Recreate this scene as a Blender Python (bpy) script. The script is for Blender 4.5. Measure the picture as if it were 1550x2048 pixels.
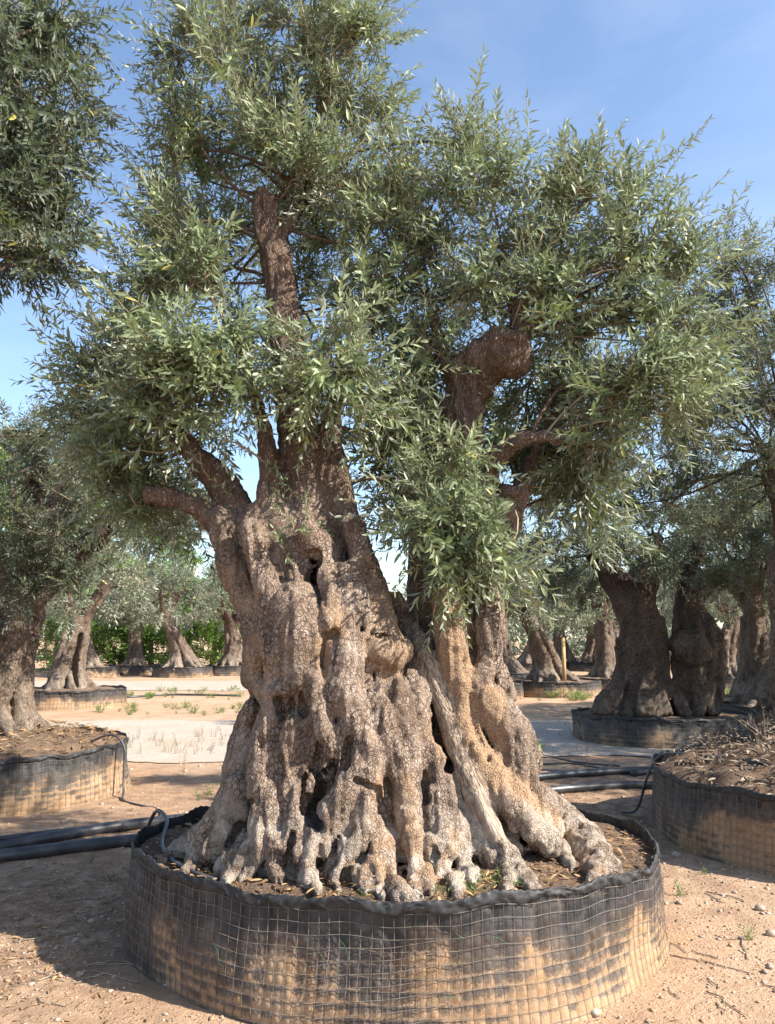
import bpy, math, random
import numpy as np
from mathutils import Vector, Matrix

for _o in list(bpy.data.objects):
    bpy.data.objects.remove(_o, do_unlink=True)
SC = bpy.context.scene
COL = SC.collection
R = math.radians

# ------------------------------------------------------------------ camera, sky, sun, exposure
F_PX, HORIZON, CAM_Z = 1550.0, 1275.0, 1.6
PITCH = math.atan((HORIZON - 1024.0) / F_PX)
cam_d = bpy.data.cameras.new('camera')
cam_d.sensor_fit = 'VERTICAL'; cam_d.sensor_height = 36.0; cam_d.lens = 36.0 * F_PX / 2048.0
cam_d.clip_start = 0.05; cam_d.clip_end = 3000
cam = bpy.data.objects.new('camera', cam_d); COL.objects.link(cam)
cam.location = (0, 0, CAM_Z); cam.rotation_euler = (math.pi / 2 + PITCH, 0, 0)
SC.camera = cam

SUN_AZ, SUN_EL = R(70), R(39)          # azimuth: towards the right, measured from straight behind the camera
S = Vector((math.sin(SUN_AZ) * math.cos(SUN_EL), -math.cos(SUN_AZ) * math.cos(SUN_EL), math.sin(SUN_EL)))
world = bpy.data.worlds.new('World'); SC.world = world; world.use_nodes = True
wn, wl = world.node_tree.nodes, world.node_tree.links
wn.clear()
w_out = wn.new('ShaderNodeOutputWorld'); w_bg = wn.new('ShaderNodeBackground')
sky = wn.new('ShaderNodeTexSky'); sky.sky_type = 'NISHITA'; sky.sun_disc = False
sky.sun_elevation = SUN_EL; sky.sun_rotation = math.atan2(S.x, S.y)
sky.air_density = 1.0; sky.dust_density = 0.7; sky.ozone_density = 1.5; sky.altitude = 50
w_tc = wn.new('ShaderNodeTexCoord'); w_map = wn.new('ShaderNodeMapping')
w_map.inputs['Scale'].default_value = (1.3, 1.3, 4.2); w_map.inputs['Rotation'].default_value = (0.3, 0.5, 0.2)
w_noi = wn.new('ShaderNodeTexNoise'); w_noi.inputs['Scale'].default_value = 1.6
w_noi.inputs['Detail'].default_value = 6; w_noi.inputs['Roughness'].default_value = 0.55; w_noi.inputs['Distortion'].default_value = 0.6
w_rmp = wn.new('ShaderNodeMapRange'); w_rmp.inputs['From Min'].default_value = 0.47; w_rmp.inputs['From Max'].default_value = 0.75
w_rmp.inputs['To Max'].default_value = 0.09
w_mix = wn.new('ShaderNodeMix'); w_mix.data_type = 'RGBA'; w_mix.inputs['B'].default_value = (6.4, 6.6, 6.9, 1)
wl.new(w_tc.outputs['Generated'], w_map.inputs['Vector']); wl.new(w_map.outputs['Vector'], w_noi.inputs['Vector'])
wl.new(w_noi.outputs['Fac'], w_rmp.inputs['Value']); wl.new(w_rmp.outputs['Result'], w_mix.inputs['Factor'])
wl.new(sky.outputs['Color'], w_mix.inputs['A']); wl.new(w_mix.outputs['Result'], w_bg.inputs['Color'])
w_bg.inputs['Strength'].default_value = 0.122
wl.new(w_bg.outputs['Background'], w_out.inputs['Surface'])

sun_d = bpy.data.lights.new('sun', 'SUN'); sun_d.energy = 5.0; sun_d.angle = R(0.53); sun_d.color = (1.0, 0.925, 0.81)
sun = bpy.data.objects.new('sun', sun_d); COL.objects.link(sun)
sun.rotation_euler = (-S).to_track_quat('-Z', 'Y').to_euler(); sun.location = S * 60

SC.view_settings.view_transform = 'Standard'; SC.view_settings.look = 'None'
SC.cycles.max_bounces = 5; SC.cycles.diffuse_bounces = 3; SC.cycles.glossy_bounces = 2; SC.cycles.transmission_bounces = 3
SC.view_settings.exposure = 1.3; SC.view_settings.gamma = 1.0; SC.view_settings.use_curve_mapping = False

# ------------------------------------------------------------------ helpers
CT, ST = math.cos(PITCH), math.sin(PITCH)
def ray(px, py):
    x, y = (px - 775.0) / F_PX, (1024.0 - py) / F_PX
    return np.array((x, CT - ST * y, ST + CT * y))
def P(px, py, depth):                       # the point seen at a pixel, at distance `depth` along +Y
    r = ray(px, py); r = r * (depth / r[1]); r[2] += CAM_Z; return r
def G(px, py, z=0.0):                       # the point seen at a pixel on the level z
    r = ray(px, py); k = (z - CAM_Z) / r[2]; return np.array((r[0] * k, r[1] * k, z))

def hash3(ix, iy, iz, seed):
    h = (ix * 374761393 + iy * 668265263 + iz * 1274126177 + seed * 974711) & 0xffffffff
    h = ((h ^ (h >> 13)) * 1103515245) & 0xffffffff
    return ((h ^ (h >> 16)) & 0xffff) / 65535.0
def vnoise(p, seed=0):                      # value noise, p (n,3) -> 0..1
    i = np.floor(p).astype(np.int64); f = p - i; f = f * f * (3 - 2 * f)
    out = np.zeros(len(p))
    for a in (0, 1):
        wx = f[:, 0] if a else 1 - f[:, 0]
        for b in (0, 1):
            wy = f[:, 1] if b else 1 - f[:, 1]
            for c in (0, 1):
                wz = f[:, 2] if c else 1 - f[:, 2]
                out += wx * wy * wz * hash3(i[:, 0] + a, i[:, 1] + b, i[:, 2] + c, seed)
    return out
def fbm(p, seed=0, octv=3):
    o, a, t = 0, 1.0, 0
    for k in range(octv):
        o = o + a * vnoise(p * (2.03 ** k) + 17.3 * k, seed + k); t += a; a *= 0.5
    return o / t
def nrm(v):
    v = np.asarray(v, float); return v / (np.linalg.norm(v, axis=-1, keepdims=True) + 1e-9)

def mesh_np(name, verts, faces_flat, counts, attrs=None, smooth=False):
    m = bpy.data.meshes.new(name)
    verts = np.ascontiguousarray(verts, dtype=np.float32); counts = np.asarray(counts, np.int32)
    faces_flat = np.asarray(faces_flat, np.int32).ravel()
    m.vertices.add(len(verts)); m.vertices.foreach_set('co', verts.ravel())
    m.loops.add(len(faces_flat)); m.loops.foreach_set('vertex_index', faces_flat)
    m.polygons.add(len(counts))
    st = np.zeros(len(counts), np.int32); st[1:] = np.cumsum(counts)[:-1]
    m.polygons.foreach_set('loop_start', st)
    m.update(calc_edges=True)
    if smooth: m.polygons.foreach_set('use_smooth', np.ones(len(counts), bool))
    for k, v in (attrs or {}).items():
        a = m.attributes.new(k, 'FLOAT', 'POINT'); a.data.foreach_set('value', np.ascontiguousarray(v, dtype=np.float32))
    return m
class MB:                                   # collects pieces of one mesh
    def __init__(s): s.v = []; s.f = []; s.c = []; s.n = 0
    def add(s, v, f, k):                    # v (n,3), f (m,k)
        v = np.asarray(v, float); f = np.asarray(f, int)
        s.v.append(v); s.f.append((f + s.n).ravel()); s.c.append(np.full(len(f), k)); s.n += len(v)
    def tube(s, pts, rad, sides=6, cap=True):
        pts = np.asarray(pts, float); n = len(pts)
        rad = np.broadcast_to(np.asarray(rad, float), (n,))
        t = nrm(np.gradient(pts, axis=0)); ref = np.array((0, 0, 1.0)) if abs(t[:, 2]).mean() < 0.8 else np.array((1.0, 0.2, 0))
        u = nrm(np.cross(t, ref)); w = np.cross(t, u)
        a = np.arange(sides) * 2 * math.pi / sides
        v = pts[:, None] + rad[:, None, None] * (np.cos(a)[None, :, None] * u[:, None] + np.sin(a)[None, :, None] * w[:, None])
        i = np.arange(n - 1)[:, None] * sides; j = np.arange(sides)[None]; j2 = (j + 1) % sides
        f = np.stack((i + j, i + j2, i + sides + j2, i + sides + j), -1).reshape(-1, 4)
        base = s.n
        s.add(v.reshape(-1, 3), f, 4)
        if cap:
            s.f.append(np.arange(sides)[::-1] + base); s.c.append(np.array([sides]))
            s.f.append(np.arange(sides) + base + (n - 1) * sides); s.c.append(np.array([sides]))
    def box(s, c, half, rot=None):
        q = np.array([(x, y, z) for x in (-1, 1) for y in (-1, 1) for z in (-1, 1)], float) * half
        if rot is not None: q = q @ np.array(rot).T
        s.add(q + c, [(0, 1, 3, 2), (4, 6, 7, 5), (0, 4, 5, 1), (2, 3, 7, 6), (0, 2, 6, 4), (1, 5, 7, 3)], 4)
    def mesh(s, name, smooth=False, attrs=None):
        return mesh_np(name, np.concatenate(s.v), np.concatenate(s.f), np.concatenate(s.c), attrs, smooth)
def spline(pts, n=24):                      # Catmull-Rom through control points (any width)
    p = np.asarray(pts, float); p = np.vstack((2 * p[0] - p[1], p, 2 * p[-1] - p[-2]))
    out = []
    m = len(p) - 3; per = max(2, n // m)
    for i in range(m):
        t = np.linspace(0, 1, per, endpoint=(i == m - 1))[:, None]
        a, b, c, d = p[i], p[i + 1], p[i + 2], p[i + 3]
        out.append(0.5 * ((2 * b) + (c - a) * t + (2 * a - 5 * b + 4 * c - d) * t ** 2 + (3 * b - a - 3 * c + d) * t ** 3))
    return np.vstack(out)

def tag(o, label=None, cat=None, group=None, kind=None):
    if label: o['label'] = label
    if cat: o['category'] = cat
    if group: o['group'] = group
    if kind: o['kind'] = kind
    return o
def root(name, loc, label, cat, group=None):
    o = bpy.data.objects.new(name, None); COL.objects.link(o); o.location = loc; o.empty_display_size = 0.2
    return tag(o, label, cat, group)
def link(name, me, mat, parent=None):       # mesh in world coordinates, parented without moving
    o = bpy.data.objects.new(name, me); COL.objects.link(o)
    if mat and not me.materials: me.materials.append(mat)
    if parent:
        o.parent = parent
        q = parent; inv = Matrix.Identity(4); chain = []
        while q: chain.append(q); q = q.parent
        wm = Matrix.Identity(4)
        for q in reversed(chain): wm = wm @ (q.matrix_parent_inverse @ Matrix.LocRotScale(q.location, q.rotation_euler, q.scale))
        o.matrix_parent_inverse = wm.inverted()
    return o
def copy_tree(o, parent=None):
    c = o.copy(); COL.objects.link(c); c.parent = parent
    if parent: c.matrix_parent_inverse = o.matrix_parent_inverse.copy()
    for ch in [x for x in bpy.data.objects if x.parent == o]: copy_tree(ch, c)
    return c

# ------------------------------------------------------------------ materials
class NT:
    def __init__(s, name):
        s.m = bpy.data.materials.new(name); s.m.use_nodes = True; s.t = s.m.node_tree; s.t.nodes.clear()
        s.out = s.n('ShaderNodeOutputMaterial'); s.bsdf = s.n('ShaderNodeBsdfPrincipled')
        s.l(s.bsdf.outputs[0], s.out.inputs['Surface'])
        s.tc = s.n('ShaderNodeTexCoord')
    def n(s, t, **kw):
        x = s.t.nodes.new(t)
        for k, v in kw.items(): setattr(x, k, v)
        return x
    def l(s, a, b): s.t.links.new(a, b)
    def val(s, sock, v):
        if isinstance(v, bpy.types.NodeSocket): s.l(v, sock)
        else: sock.default_value = v
    def coord(s, scale=(1, 1, 1), rot=(0, 0, 0), src=None):
        m = s.n('ShaderNodeMapping'); m.inputs['Scale'].default_value = scale; m.inputs['Rotation'].default_value = rot
        s.l(src or s.tc.outputs['Object'], m.inputs['Vector']); return m.outputs[0]
    def noise(s, scale, detail=4, vec=None, rough=0.55, dist=0.0):
        x = s.n('ShaderNodeTexNoise'); x.inputs['Scale'].default_value = scale; x.inputs['Detail'].default_value = detail
        x.inputs['Roughness'].default_value = rough; x.inputs['Distortion'].default_value = dist
        s.l(vec or s.tc.outputs['Object'], x.inputs['Vector']); return x.outputs['Fac']
    def vor(s, scale, vec=None, feature='DISTANCE_TO_EDGE', out='Distance'):
        x = s.n('ShaderNodeTexVoronoi', feature=feature); x.inputs['Scale'].default_value = scale
        s.l(vec or s.tc.outputs['Object'], x.inputs['Vector']); return x.outputs[out]
    def rng(s, v, a, b, c=0.0, d=1.0, smooth=False):
        x = s.n('ShaderNodeMapRange')
        if smooth: x.interpolation_type = 'SMOOTHSTEP'
        s.val(x.inputs['Value'], v)
        for k, q in zip(('From Min', 'From Max', 'To Min', 'To Max'), (a, b, c, d)): x.inputs[k].default_value = q
        return x.outputs[0]
    def math(s, op, a, b=0.0, clamp=False):
        x = s.n('ShaderNodeMath', operation=op, use_clamp=clamp); s.val(x.inputs[0], a); s.val(x.inputs[1], b); return x.outputs[0]
    def mix(s, f, a, b, mode='MIX'):
        x = s.n('ShaderNodeMix', data_type='RGBA', blend_type=mode)
        s.val(x.inputs['Factor'], f)
        for k, v in (('A', a), ('B', b)):
            if isinstance(v, tuple): v = v + (1,) if len(v) == 3 else v
            s.val(x.inputs[k], v)
        return x.outputs['Result']
    def attr(s, name):
        x = s.n('ShaderNodeAttribute', attribute_name=name); return x.outputs['Fac']
    def bump(s, h, dist, strength=1.0, prev=None):
        x = s.n('ShaderNodeBump'); x.inputs['Distance'].default_value = dist; x.inputs['Strength'].default_value = strength
        s.l(h, x.inputs['Height'])
        if prev: s.l(prev, x.inputs['Normal'])
        return x.outputs[0]
    def warp(s, vec, scale, amt):
        x = s.n('ShaderNodeTexNoise'); x.inputs['Scale'].default_value = scale; x.inputs['Detail'].default_value = 3
        s.l(s.tc.outputs['Object'], x.inputs['Vector'])
        a = s.n('ShaderNodeVectorMath', operation='SCALE'); s.l(x.outputs['Color'], a.inputs[0]); a.inputs['Scale'].default_value = amt
        b = s.n('ShaderNodeVectorMath', operation='ADD'); s.l(vec, b.inputs[0]); s.l(a.outputs[0], b.inputs[1]); return b.outputs[0]
    def done(s, col, rough=0.85, normal=None, spec=0.3):
        s.val(s.bsdf.inputs['Base Color'], col if not isinstance(col, tuple) else col + (1,))
        s.val(s.bsdf.inputs['Roughness'], rough); s.bsdf.inputs['Specular IOR Level'].default_value = spec
        if normal: s.l(normal, s.bsdf.inputs['Normal'])
        return s.m

def bark_material(name, scale=1.0, dim=1.0):
    t = NT(name)
    c = lambda r, g, b: (r * dim, g * dim, b * dim)
    # plate bark of the trunk: small plates, cracks that fade in and out
    v1 = t.warp(t.coord((1, 1, 0.7)), 22.0, 0.035)
    e1 = t.vor(46 * scale, v1); g1_ = t.vor(125 * scale, v1, 'F1', 'Distance'); cell = t.vor(125 * scale, v1, 'F1', 'Color')
    cellv = t.n('ShaderNodeSeparateColor'); t.l(cell, cellv.inputs[0])
    big = t.noise(3.2, 4); mid = t.noise(15, 6, t.coord((1, 1, 0.42)), rough=.62); fine = t.noise(150, 5, rough=.65)
    gran = t.rng(g1_, .25, .75, 1.0, 0.0, smooth=True)
    crack = t.rng(t.math('ADD', e1, t.rng(fine, .3, .7, -.06, .06)), 0.0, 0.13, smooth=True)
    crack = t.math('MAXIMUM', crack, t.rng(t.noise(9, 5), .46, .66, 0.0, .9))
    col = t.mix(t.rng(big, 0.36, 0.64), c(.31, .215, .15), c(.52, .425, .345))
    col = t.mix(t.rng(mid, 0.40, 0.64), col, c(.29, .21, .155))
    col = t.mix(t.math('MULTIPLY', cellv.outputs[0], 0.16), col, c(.62, .55, .48))
    col = t.mix(t.rng(gran, 0, 1, .6, 0), col, c(.15, .105, .078))
    col = t.mix(t.rng(fine, 0.4, 0.68, 0, 0.5), col, c(.20, .145, .108))
    stain = t.rng(t.noise(6.5, 5, t.coord((1, 1, 0.22)), rough=.6), .48, .64, 0, .8)
    col = t.mix(stain, col, c(.165, .118, .086))
    col = t.mix(t.rng(t.noise(26, 6, rough=0.7), 0.57, 0.66, 0, 0.34), col, c(.64, .59, .52))
    ck = t.math('MULTIPLY', crack, t.rng(gran, 0, 1, .45, 1))
    col = t.mix(crack, c(.095, .066, .05), col)
    # brown furrowed bark of the limbs
    v2 = t.warp(t.coord((1, 1, 0.25)), 16.0, 0.045)
    f1 = t.vor(70 * scale, v2); fur = t.rng(t.math('ADD', f1, t.rng(fine, .3, .7, -.12, .12)), 0.0, 0.34)
    lcol = t.mix(t.rng(mid, 0.35, 0.65), c(.24, .165, .125), c(.43, .33, .265))
    lcol = t.mix(t.rng(fine, 0.4, 0.66, 0, .6), lcol, c(.17, .105, .072))
    lcol = t.mix(t.rng(fur, 0, 1, .15, 1), c(.085, .052, .036), lcol)
    limb = t.rng(t.math('ADD', t.attr('limb'), t.rng(big, .3, .7, -.35, .35)), .3, .75)
    col = t.mix(limb, col, lcol)
    hgt = t.mix(limb, t.mix(0.55, ck, fine), t.mix(0.35, fur, fine))
    # crumbling brown zones, bare grey wood, pale root feet
    gr = t.noise(120, 3); rcol = t.mix(t.rng(gr, 0.35, 0.65), c(.17, .105, .062), c(.40, .27, .17))
    rust = t.math('MULTIPLY', t.attr('rust'), t.rng(t.noise(9, 4), 0.3, 0.5, 0.45, 1.0), True)
    col = t.mix(rust, col, rcol)
    mp = t.n('ShaderNodeMapping', vector_type='TEXTURE'); mp.inputs['Scale'].default_value = (1, 1, 45); mp.inputs['Rotation'].default_value = (0, -.393, 0)
    t.l(t.tc.outputs['Object'], mp.inputs['Vector']); gv = mp.outputs[0]
    g1 = t.noise(95, 5, gv); dcol = t.mix(t.rng(g1, 0.38, 0.62), c(.12, .085, .062), c(.36, .285, .215))
    dead = t.attr('dead'); col = t.mix(dead, col, dcol)
    hgt = t.mix(dead, hgt, g1); hgt = t.mix(t.math('MULTIPLY', rust, .8), hgt, gr)
    pm = t.math('MULTIPLY', t.attr('pale'), t.rng(t.noise(8, 5, rough=.65), 0.44, .60), True)
    col = t.mix(pm, col, t.mix(t.rng(fine, .3, .7), c(.56, .49, .41), c(.33, .265, .21)))
    nb = t.bump(t.mix(.3, hgt, mid), 0.034, 1.0)
    return t.done(col, 0.92, nb, 0.2)

def leaf_material(name, dark, light, under, use_object=False, warm=(.30, .27, .07), spec=0.35, rough=0.52, trans=0.18):
    t = NT(name)
    if use_object:
        oi = t.n('ShaderNodeObjectInfo'); tint = oi.outputs['Random']
    else: tint = t.attr('tint')
    top = t.mix(tint, dark, light)
    top = t.mix(t.rng(tint, 0.965, 0.985), top, warm)
    un = t.mix(tint, tuple(q * 0.85 for q in under), under)
    geo = t.n('ShaderNodeNewGeometry')
    col = t.mix(geo.outputs['Backfacing'], top, un)
    t.val(t.bsdf.inputs['Base Color'], col); t.bsdf.inputs['Roughness'].default_value = rough
    t.bsdf.inputs['Specular IOR Level'].default_value = spec
    tr = t.n('ShaderNodeBsdfTranslucent'); t.l(t.mix(0.6, col, (.30, .40, .12)), tr.inputs['Color'])
    ms = t.n('ShaderNodeMixShader'); ms.inputs[0].default_value = trans
    t.l(t.bsdf.outputs[0], ms.inputs[1]); t.l(tr.outputs[0], ms.inputs[2]); t.l(ms.outputs[0], t.out.inputs['Surface'])
    return t.m

BARK = bark_material('olive_bark', 1.0, 1.16); BARK_FAR = bark_material('olive_bark_old', 0.6, 0.74); BARK_DARK = bark_material('olive_bark_blackened_shaded', 0.6, 0.45)  # darkest bark: blackened by weather, plus shade put into the colour
LEAF = leaf_material('olive_leaf', (.028, .050, .027), (.255, .308, .155), (.35, .385, .295))
LEAF_OBJ = leaf_material('olive_leaf_single', (.028, .050, .027), (.255, .308, .155), (.35, .385, .295), True)
LEAF_MID = leaf_material('olive_leaf_shaded', (.026, .039, .028), (.100, .122, .082), (.175, .198, .16))  # darkened olive leaf: the shade on these crowns is put into the colour
LEAF_FAR = leaf_material('olive_leaf_silver', (.060, .082, .052), (.20, .228, .155), (.28, .30, .235), warm=(.42, .35, .12))
LEAF_GREEN = leaf_material('bright_leaf', (.045, .115, .014), (.135, .26, .035), (.16, .28, .06), warm=(.2, .32, .05), trans=.35)
def twig_mat():
    t = NT('twig_bark'); return t.done(t.mix(t.noise(30), (.20, .15, .09), (.33, .28, .19)), .8)
TWIG = twig_mat()

def ground_mat():
    t = NT('sandy_soil')
    a = t.noise(0.55, 5); b = t.noise(2.6, 6, rough=.6); f = t.noise(38, 6, rough=.7); g = t.noise(140, 3)
    col = t.mix(t.rng(a, .38, .62), (.455, .285, .175), (.52, .375, .255))
    col = t.mix(t.rng(b, .5, .66, 0, .75), col, (.33, .205, .13))
    col = t.mix(t.rng(f, .38, .66, 0, .6), col, (.28, .18, .115))
    col = t.mix(t.rng(g, .58, .72, 0, .45), col, (.66, .55, .44))
    litter_shade = t.attr('litter')  # litter weight, with shade behind the oval planter painted in as brown
    col = t.mix(t.math('MULTIPLY', litter_shade, t.rng(t.noise(7, 5, rough=.65), .36, .56)), col, t.mix(f, (.15, .095, .06), (.34, .225, .15)))
    pv = t.vor(33, None, 'F1', 'Distance'); pe = t.rng(pv, .12, .3)
    h = t.mix(.45, f, t.mix(.5, g, t.math('SUBTRACT', 1.0, pe)))
    return t.done(col, .95, t.bump(h, .032, 1.0), .15)
def gravel_mat():
    t = NT('pale_gravel')
    v = t.vor(60, None, 'F1', 'Color'); s = t.n('ShaderNodeSeparateColor'); t.l(v, s.inputs[0])
    a = t.noise(1.1, 5); f = t.noise(45, 5, rough=.7)
    col = t.mix(s.outputs[0], (.33, .285, .235), (.50, .445, .375))
    col = t.mix(t.rng(a, .42, .66, 0, .6), col, (.40, .30, .215))
    col = t.mix(t.rng(f, .45, .7, 0, .5), col, (.26, .21, .165))
    return t.done(col, .95, t.bump(t.mix(.5, f, s.outputs[0]), .02, .8), .15)
def soil_mat():
    t = NT('planter_soil')
    a = t.noise(6, 6, rough=.65); f = t.noise(60, 6, rough=.7)
    col = t.mix(t.rng(a, .38, .6), (.085, .058, .042), (.20, .13, .09)); col = t.mix(t.rng(f, .4, .66, 0, .7), col, (.29, .21, .145))
    return t.done(col, .95, t.bump(f, .03, 1.0), .1)
def fabric_mat(name, grey=1.0):
    t = NT(name)
    f = t.noise(70, 5, rough=.7); a = t.noise(5, 5)
    col = t.mix(t.rng(a, .35, .65), (.012 * grey, .0125 * grey, .014 * grey), (.040 * grey, .041 * grey, .045 * grey))
    sm = t.math('ADD', t.attr('mud'), t.rng(f, .3, .7, -.20, .20)); sm = t.rng(sm, .30, .64, smooth=True)
    col = t.mix(sm, col, t.mix(t.rng(a, .35, .65), (.27, .165, .088), (.40, .275, .165)))
    col = t.mix(t.math('MULTIPLY', t.rng(t.attr('mud'), -.25, .55), .30), col, (.30, .19, .11))
    dusty = t.math('MULTIPLY', t.rng(t.noise(14, 5), .5, .7), .22); col = t.mix(dusty, col, (.27, .225, .19))
    wv = t.n('ShaderNodeTexNoise'); wv.inputs['Scale'].default_value = 300; t.l(t.tc.outputs['Object'], wv.inputs['Vector'])
    return t.done(col, t.rng(sm, 0, 1, .55, .9), t.bump(t.mix(.4, f, wv.outputs[0]), .006, .7), .4)
def plain(name, c1, c2, rough, scale=12, spec=.3, bumpd=.004):
    t = NT(name); f = t.noise(scale, 5)
    return t.done(t.mix(t.rng(f, .35, .65), c1, c2), rough, t.bump(t.noise(scale * 6, 4), bumpd, .6), spec)
GROUND, GRAVEL, SOIL = ground_mat(), gravel_mat(), soil_mat()
FABRIC = fabric_mat('black_ground_cloth'); HEM = plain('black_cloth_hem', (.010, .010, .011), (.034, .034, .037), .6, 9, .4)
WIRE = plain('weathered_wire', (.085, .07, .058), (.21, .18, .155), .5, 25, .5, .001)
PIPE = plain('black_pipe', (.024, .026, .032), (.075, .075, .08), .42, 8, .5, .001)
THREAD = plain('green_thread', (.03, .19, .12), (.05, .27, .17), .6)
STONE = plain('pale_stone', (.25, .19, .145), (.47, .39, .31), .9, 30)
DRY = plain('dry_plant', (.17, .13, .095), (.34, .275, .205), .9, 20)
LITTER = leaf_material('dry_leaf', (.13, .075, .035), (.42, .27, .14), (.38, .26, .15), warm=(.55, .3, .12), spec=.2, rough=.7, trans=.05)
WEED = leaf_material('weed_leaf', (.07, .13, .025), (.20, .30, .075), (.20, .28, .08), trans=.3)
STAKE = plain('pine_stake', (.42, .27, .13), (.55, .38, .20), .8, 10)

# ------------------------------------------------------------------ implicit surfaces
class Field:
    def __init__(s, lo, hi, h):
        s.o = np.asarray(lo, float); s.h = h
        s.n = np.ceil((np.asarray(hi) - s.o) / h).astype(int) + 1
        s.f = np.full(s.n, 1.0, np.float32)
    def box(s, lo, hi):
        a = np.clip(np.floor((lo - s.o) / s.h).astype(int), 0, s.n); b = np.clip(np.ceil((hi - s.o) / s.h).astype(int) + 1, 0, s.n)
        return a, b
    def grid(s, a, b):
        return [ (s.o[k] + s.h * np.arange(a[k], b[k], dtype=np.float32)).reshape([-1 if q == k else 1 for q in range(3)]) for k in range(3)]
    def capsule(s, p, q, r0, r1, k=0.03, sub=False):
        p, q = np.asarray(p, float), np.asarray(q, float); R_ = max(r0, r1) + 2 * k + 2 * s.h
        a, b = s.box(np.minimum(p, q) - R_, np.maximum(p, q) + R_)
        if np.any(b <= a): return
        X, Y, Z = s.grid(a, b); d = (q - p).astype(np.float32); L = float(d @ d) + 1e-9
        t = np.clip(((X - p[0]) * d[0] + (Y - p[1]) * d[1] + (Z - p[2]) * d[2]) / L, 0, 1)
        D = np.sqrt((X - p[0] - t * d[0]) ** 2 + (Y - p[1] - t * d[1]) ** 2 + (Z - p[2] - t * d[2]) ** 2) - (r0 + (r1 - r0) * t)
        sl = tuple(slice(a[i], b[i]) for i in range(3)); s.join(sl, D, k, sub)
    def join(s, sl, D, k, sub=False):
        A = s.f[sl]
        if sub:
            D = -D; hh = np.maximum(k - np.abs(A - D), 0) / k; s.f[sl] = np.maximum(A, D) + hh * hh * k * .25
        else:
            hh = np.maximum(k - np.abs(A - D), 0) / k; s.f[sl] = np.minimum(A, D) - hh * hh * k * .25
    def chain(s, pts, k=0.03, sub=False):   # pts (n,4)
        for i in range(len(pts) - 1): s.capsule(pts[i][:3], pts[i + 1][:3], pts[i][3], pts[i + 1][3], k, sub)
    def loft(s, lev, k=0.05):               # rows z, cx, cy, a, b
        lev = np.asarray(sorted(lev), float); lo = (lev[:, 1:3] - lev[:, 3:5]).min(0) - .15; hi = (lev[:, 1:3] + lev[:, 3:5]).max(0) + .15
        a, b = s.box(np.array((lo[0], lo[1], lev[0, 0])), np.array((hi[0], hi[1], lev[-1, 0])))
        X, Y, Z = s.grid(a, b); z = Z.ravel()
        I = [np.interp(z, lev[:, 0], lev[:, c]).astype(np.float32).reshape(1, 1, -1) for c in range(1, 5)]
        q = np.sqrt(((X - I[0]) / I[2]) ** 2 + ((Y - I[1]) / I[3]) ** 2)
        D = (q - 1) * np.minimum(I[2], I[3])
        D = np.maximum(D, np.maximum(Z - lev[-1, 0] + .02, lev[0, 0] - Z))
        s.join(tuple(slice(a[i], b[i]) for i in range(3)), D, k)
    def at(s, p):
        i = np.clip(np.round((np.asarray(p) - s.o) / s.h).astype(int), 0, s.n - 1); return s.f[tuple(i)]
    def hit(s, px, py, d0=3.2, d1=6.0):     # first point of the surface seen at a pixel
        ds = np.linspace(d0, d1, 240); r = ray(px, py); pts = r[None] * (ds / r[1])[:, None]; pts[:, 2] += CAM_Z
        i = np.round((pts - s.o) / s.h).astype(int); ok = np.all((i >= 0) & (i < s.n), 1); i = np.clip(i, 0, s.n - 1)
        v = s.f[i[:, 0], i[:, 1], i[:, 2]]; w = np.where(ok & (v < 0))[0]
        return ds[w[0]] if len(w) else None
    def mesh(s):
        f = s.f; n = s.n; cn = n - 1; ins = f < 0
        tot = int(np.prod(cn)); quads = []; accs = []; ids = []
        for ax in range(3):
            sl0 = [slice(None)] * 3; sl1 = [slice(None)] * 3; sl0[ax] = slice(0, -1); sl1[ax] = slice(1, None)
            cr = ins[tuple(sl0)] != ins[tuple(sl1)]
            u, v = (ax + 1) % 3, (ax + 2) % 3
            idx = np.argwhere(cr)
            ok = (idx[:, u] > 0) & (idx[:, u] < n[u] - 1) & (idx[:, v] > 0) & (idx[:, v] < n[v] - 1); idx = idx[ok]
            j = idx.copy(); j[:, ax] += 1
            fa = f[idx[:, 0], idx[:, 1], idx[:, 2]]; fb = f[j[:, 0], j[:, 1], j[:, 2]]
            pt = idx.astype(float); pt[:, ax] += fa / (fa - fb)
            cells = []
            for du, dv in ((1, 1), (0, 1), (0, 0), (1, 0)):
                c = idx.copy(); c[:, u] -= du; c[:, v] -= dv
                cid = (c[:, 0] * cn[1] + c[:, 1]) * cn[2] + c[:, 2]; cells.append(cid); ids.append(cid); accs.append(pt)
            q = np.stack(cells, 1); flip = fa > 0; q[flip] = q[flip][:, ::-1]; quads.append(q)
        ids = np.concatenate(ids); accs = np.concatenate(accs); quads = np.concatenate(quads)
        uq, inv = np.unique(ids, return_inverse=True)
        cnt = np.bincount(inv); v = np.stack([np.bincount(inv, accs[:, k]) / cnt for k in range(3)], 1)
        return v * s.h + s.o, np.searchsorted(uq, quads)
def vert_normals(v, q):
    fn = np.cross(v[q[:, 2]] - v[q[:, 0]], v[q[:, 3]] - v[q[:, 1]]); out = np.zeros_like(v)
    for k in range(4):
        for c in range(3): out[:, c] += np.bincount(q[:, k], fn[:, c], len(v))
    return nrm(out)
def smoothstep(x, a, b):
    t = np.clip((x - a) / (b - a), 0, 1); return t * t * (3 - 2 * t)
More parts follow.
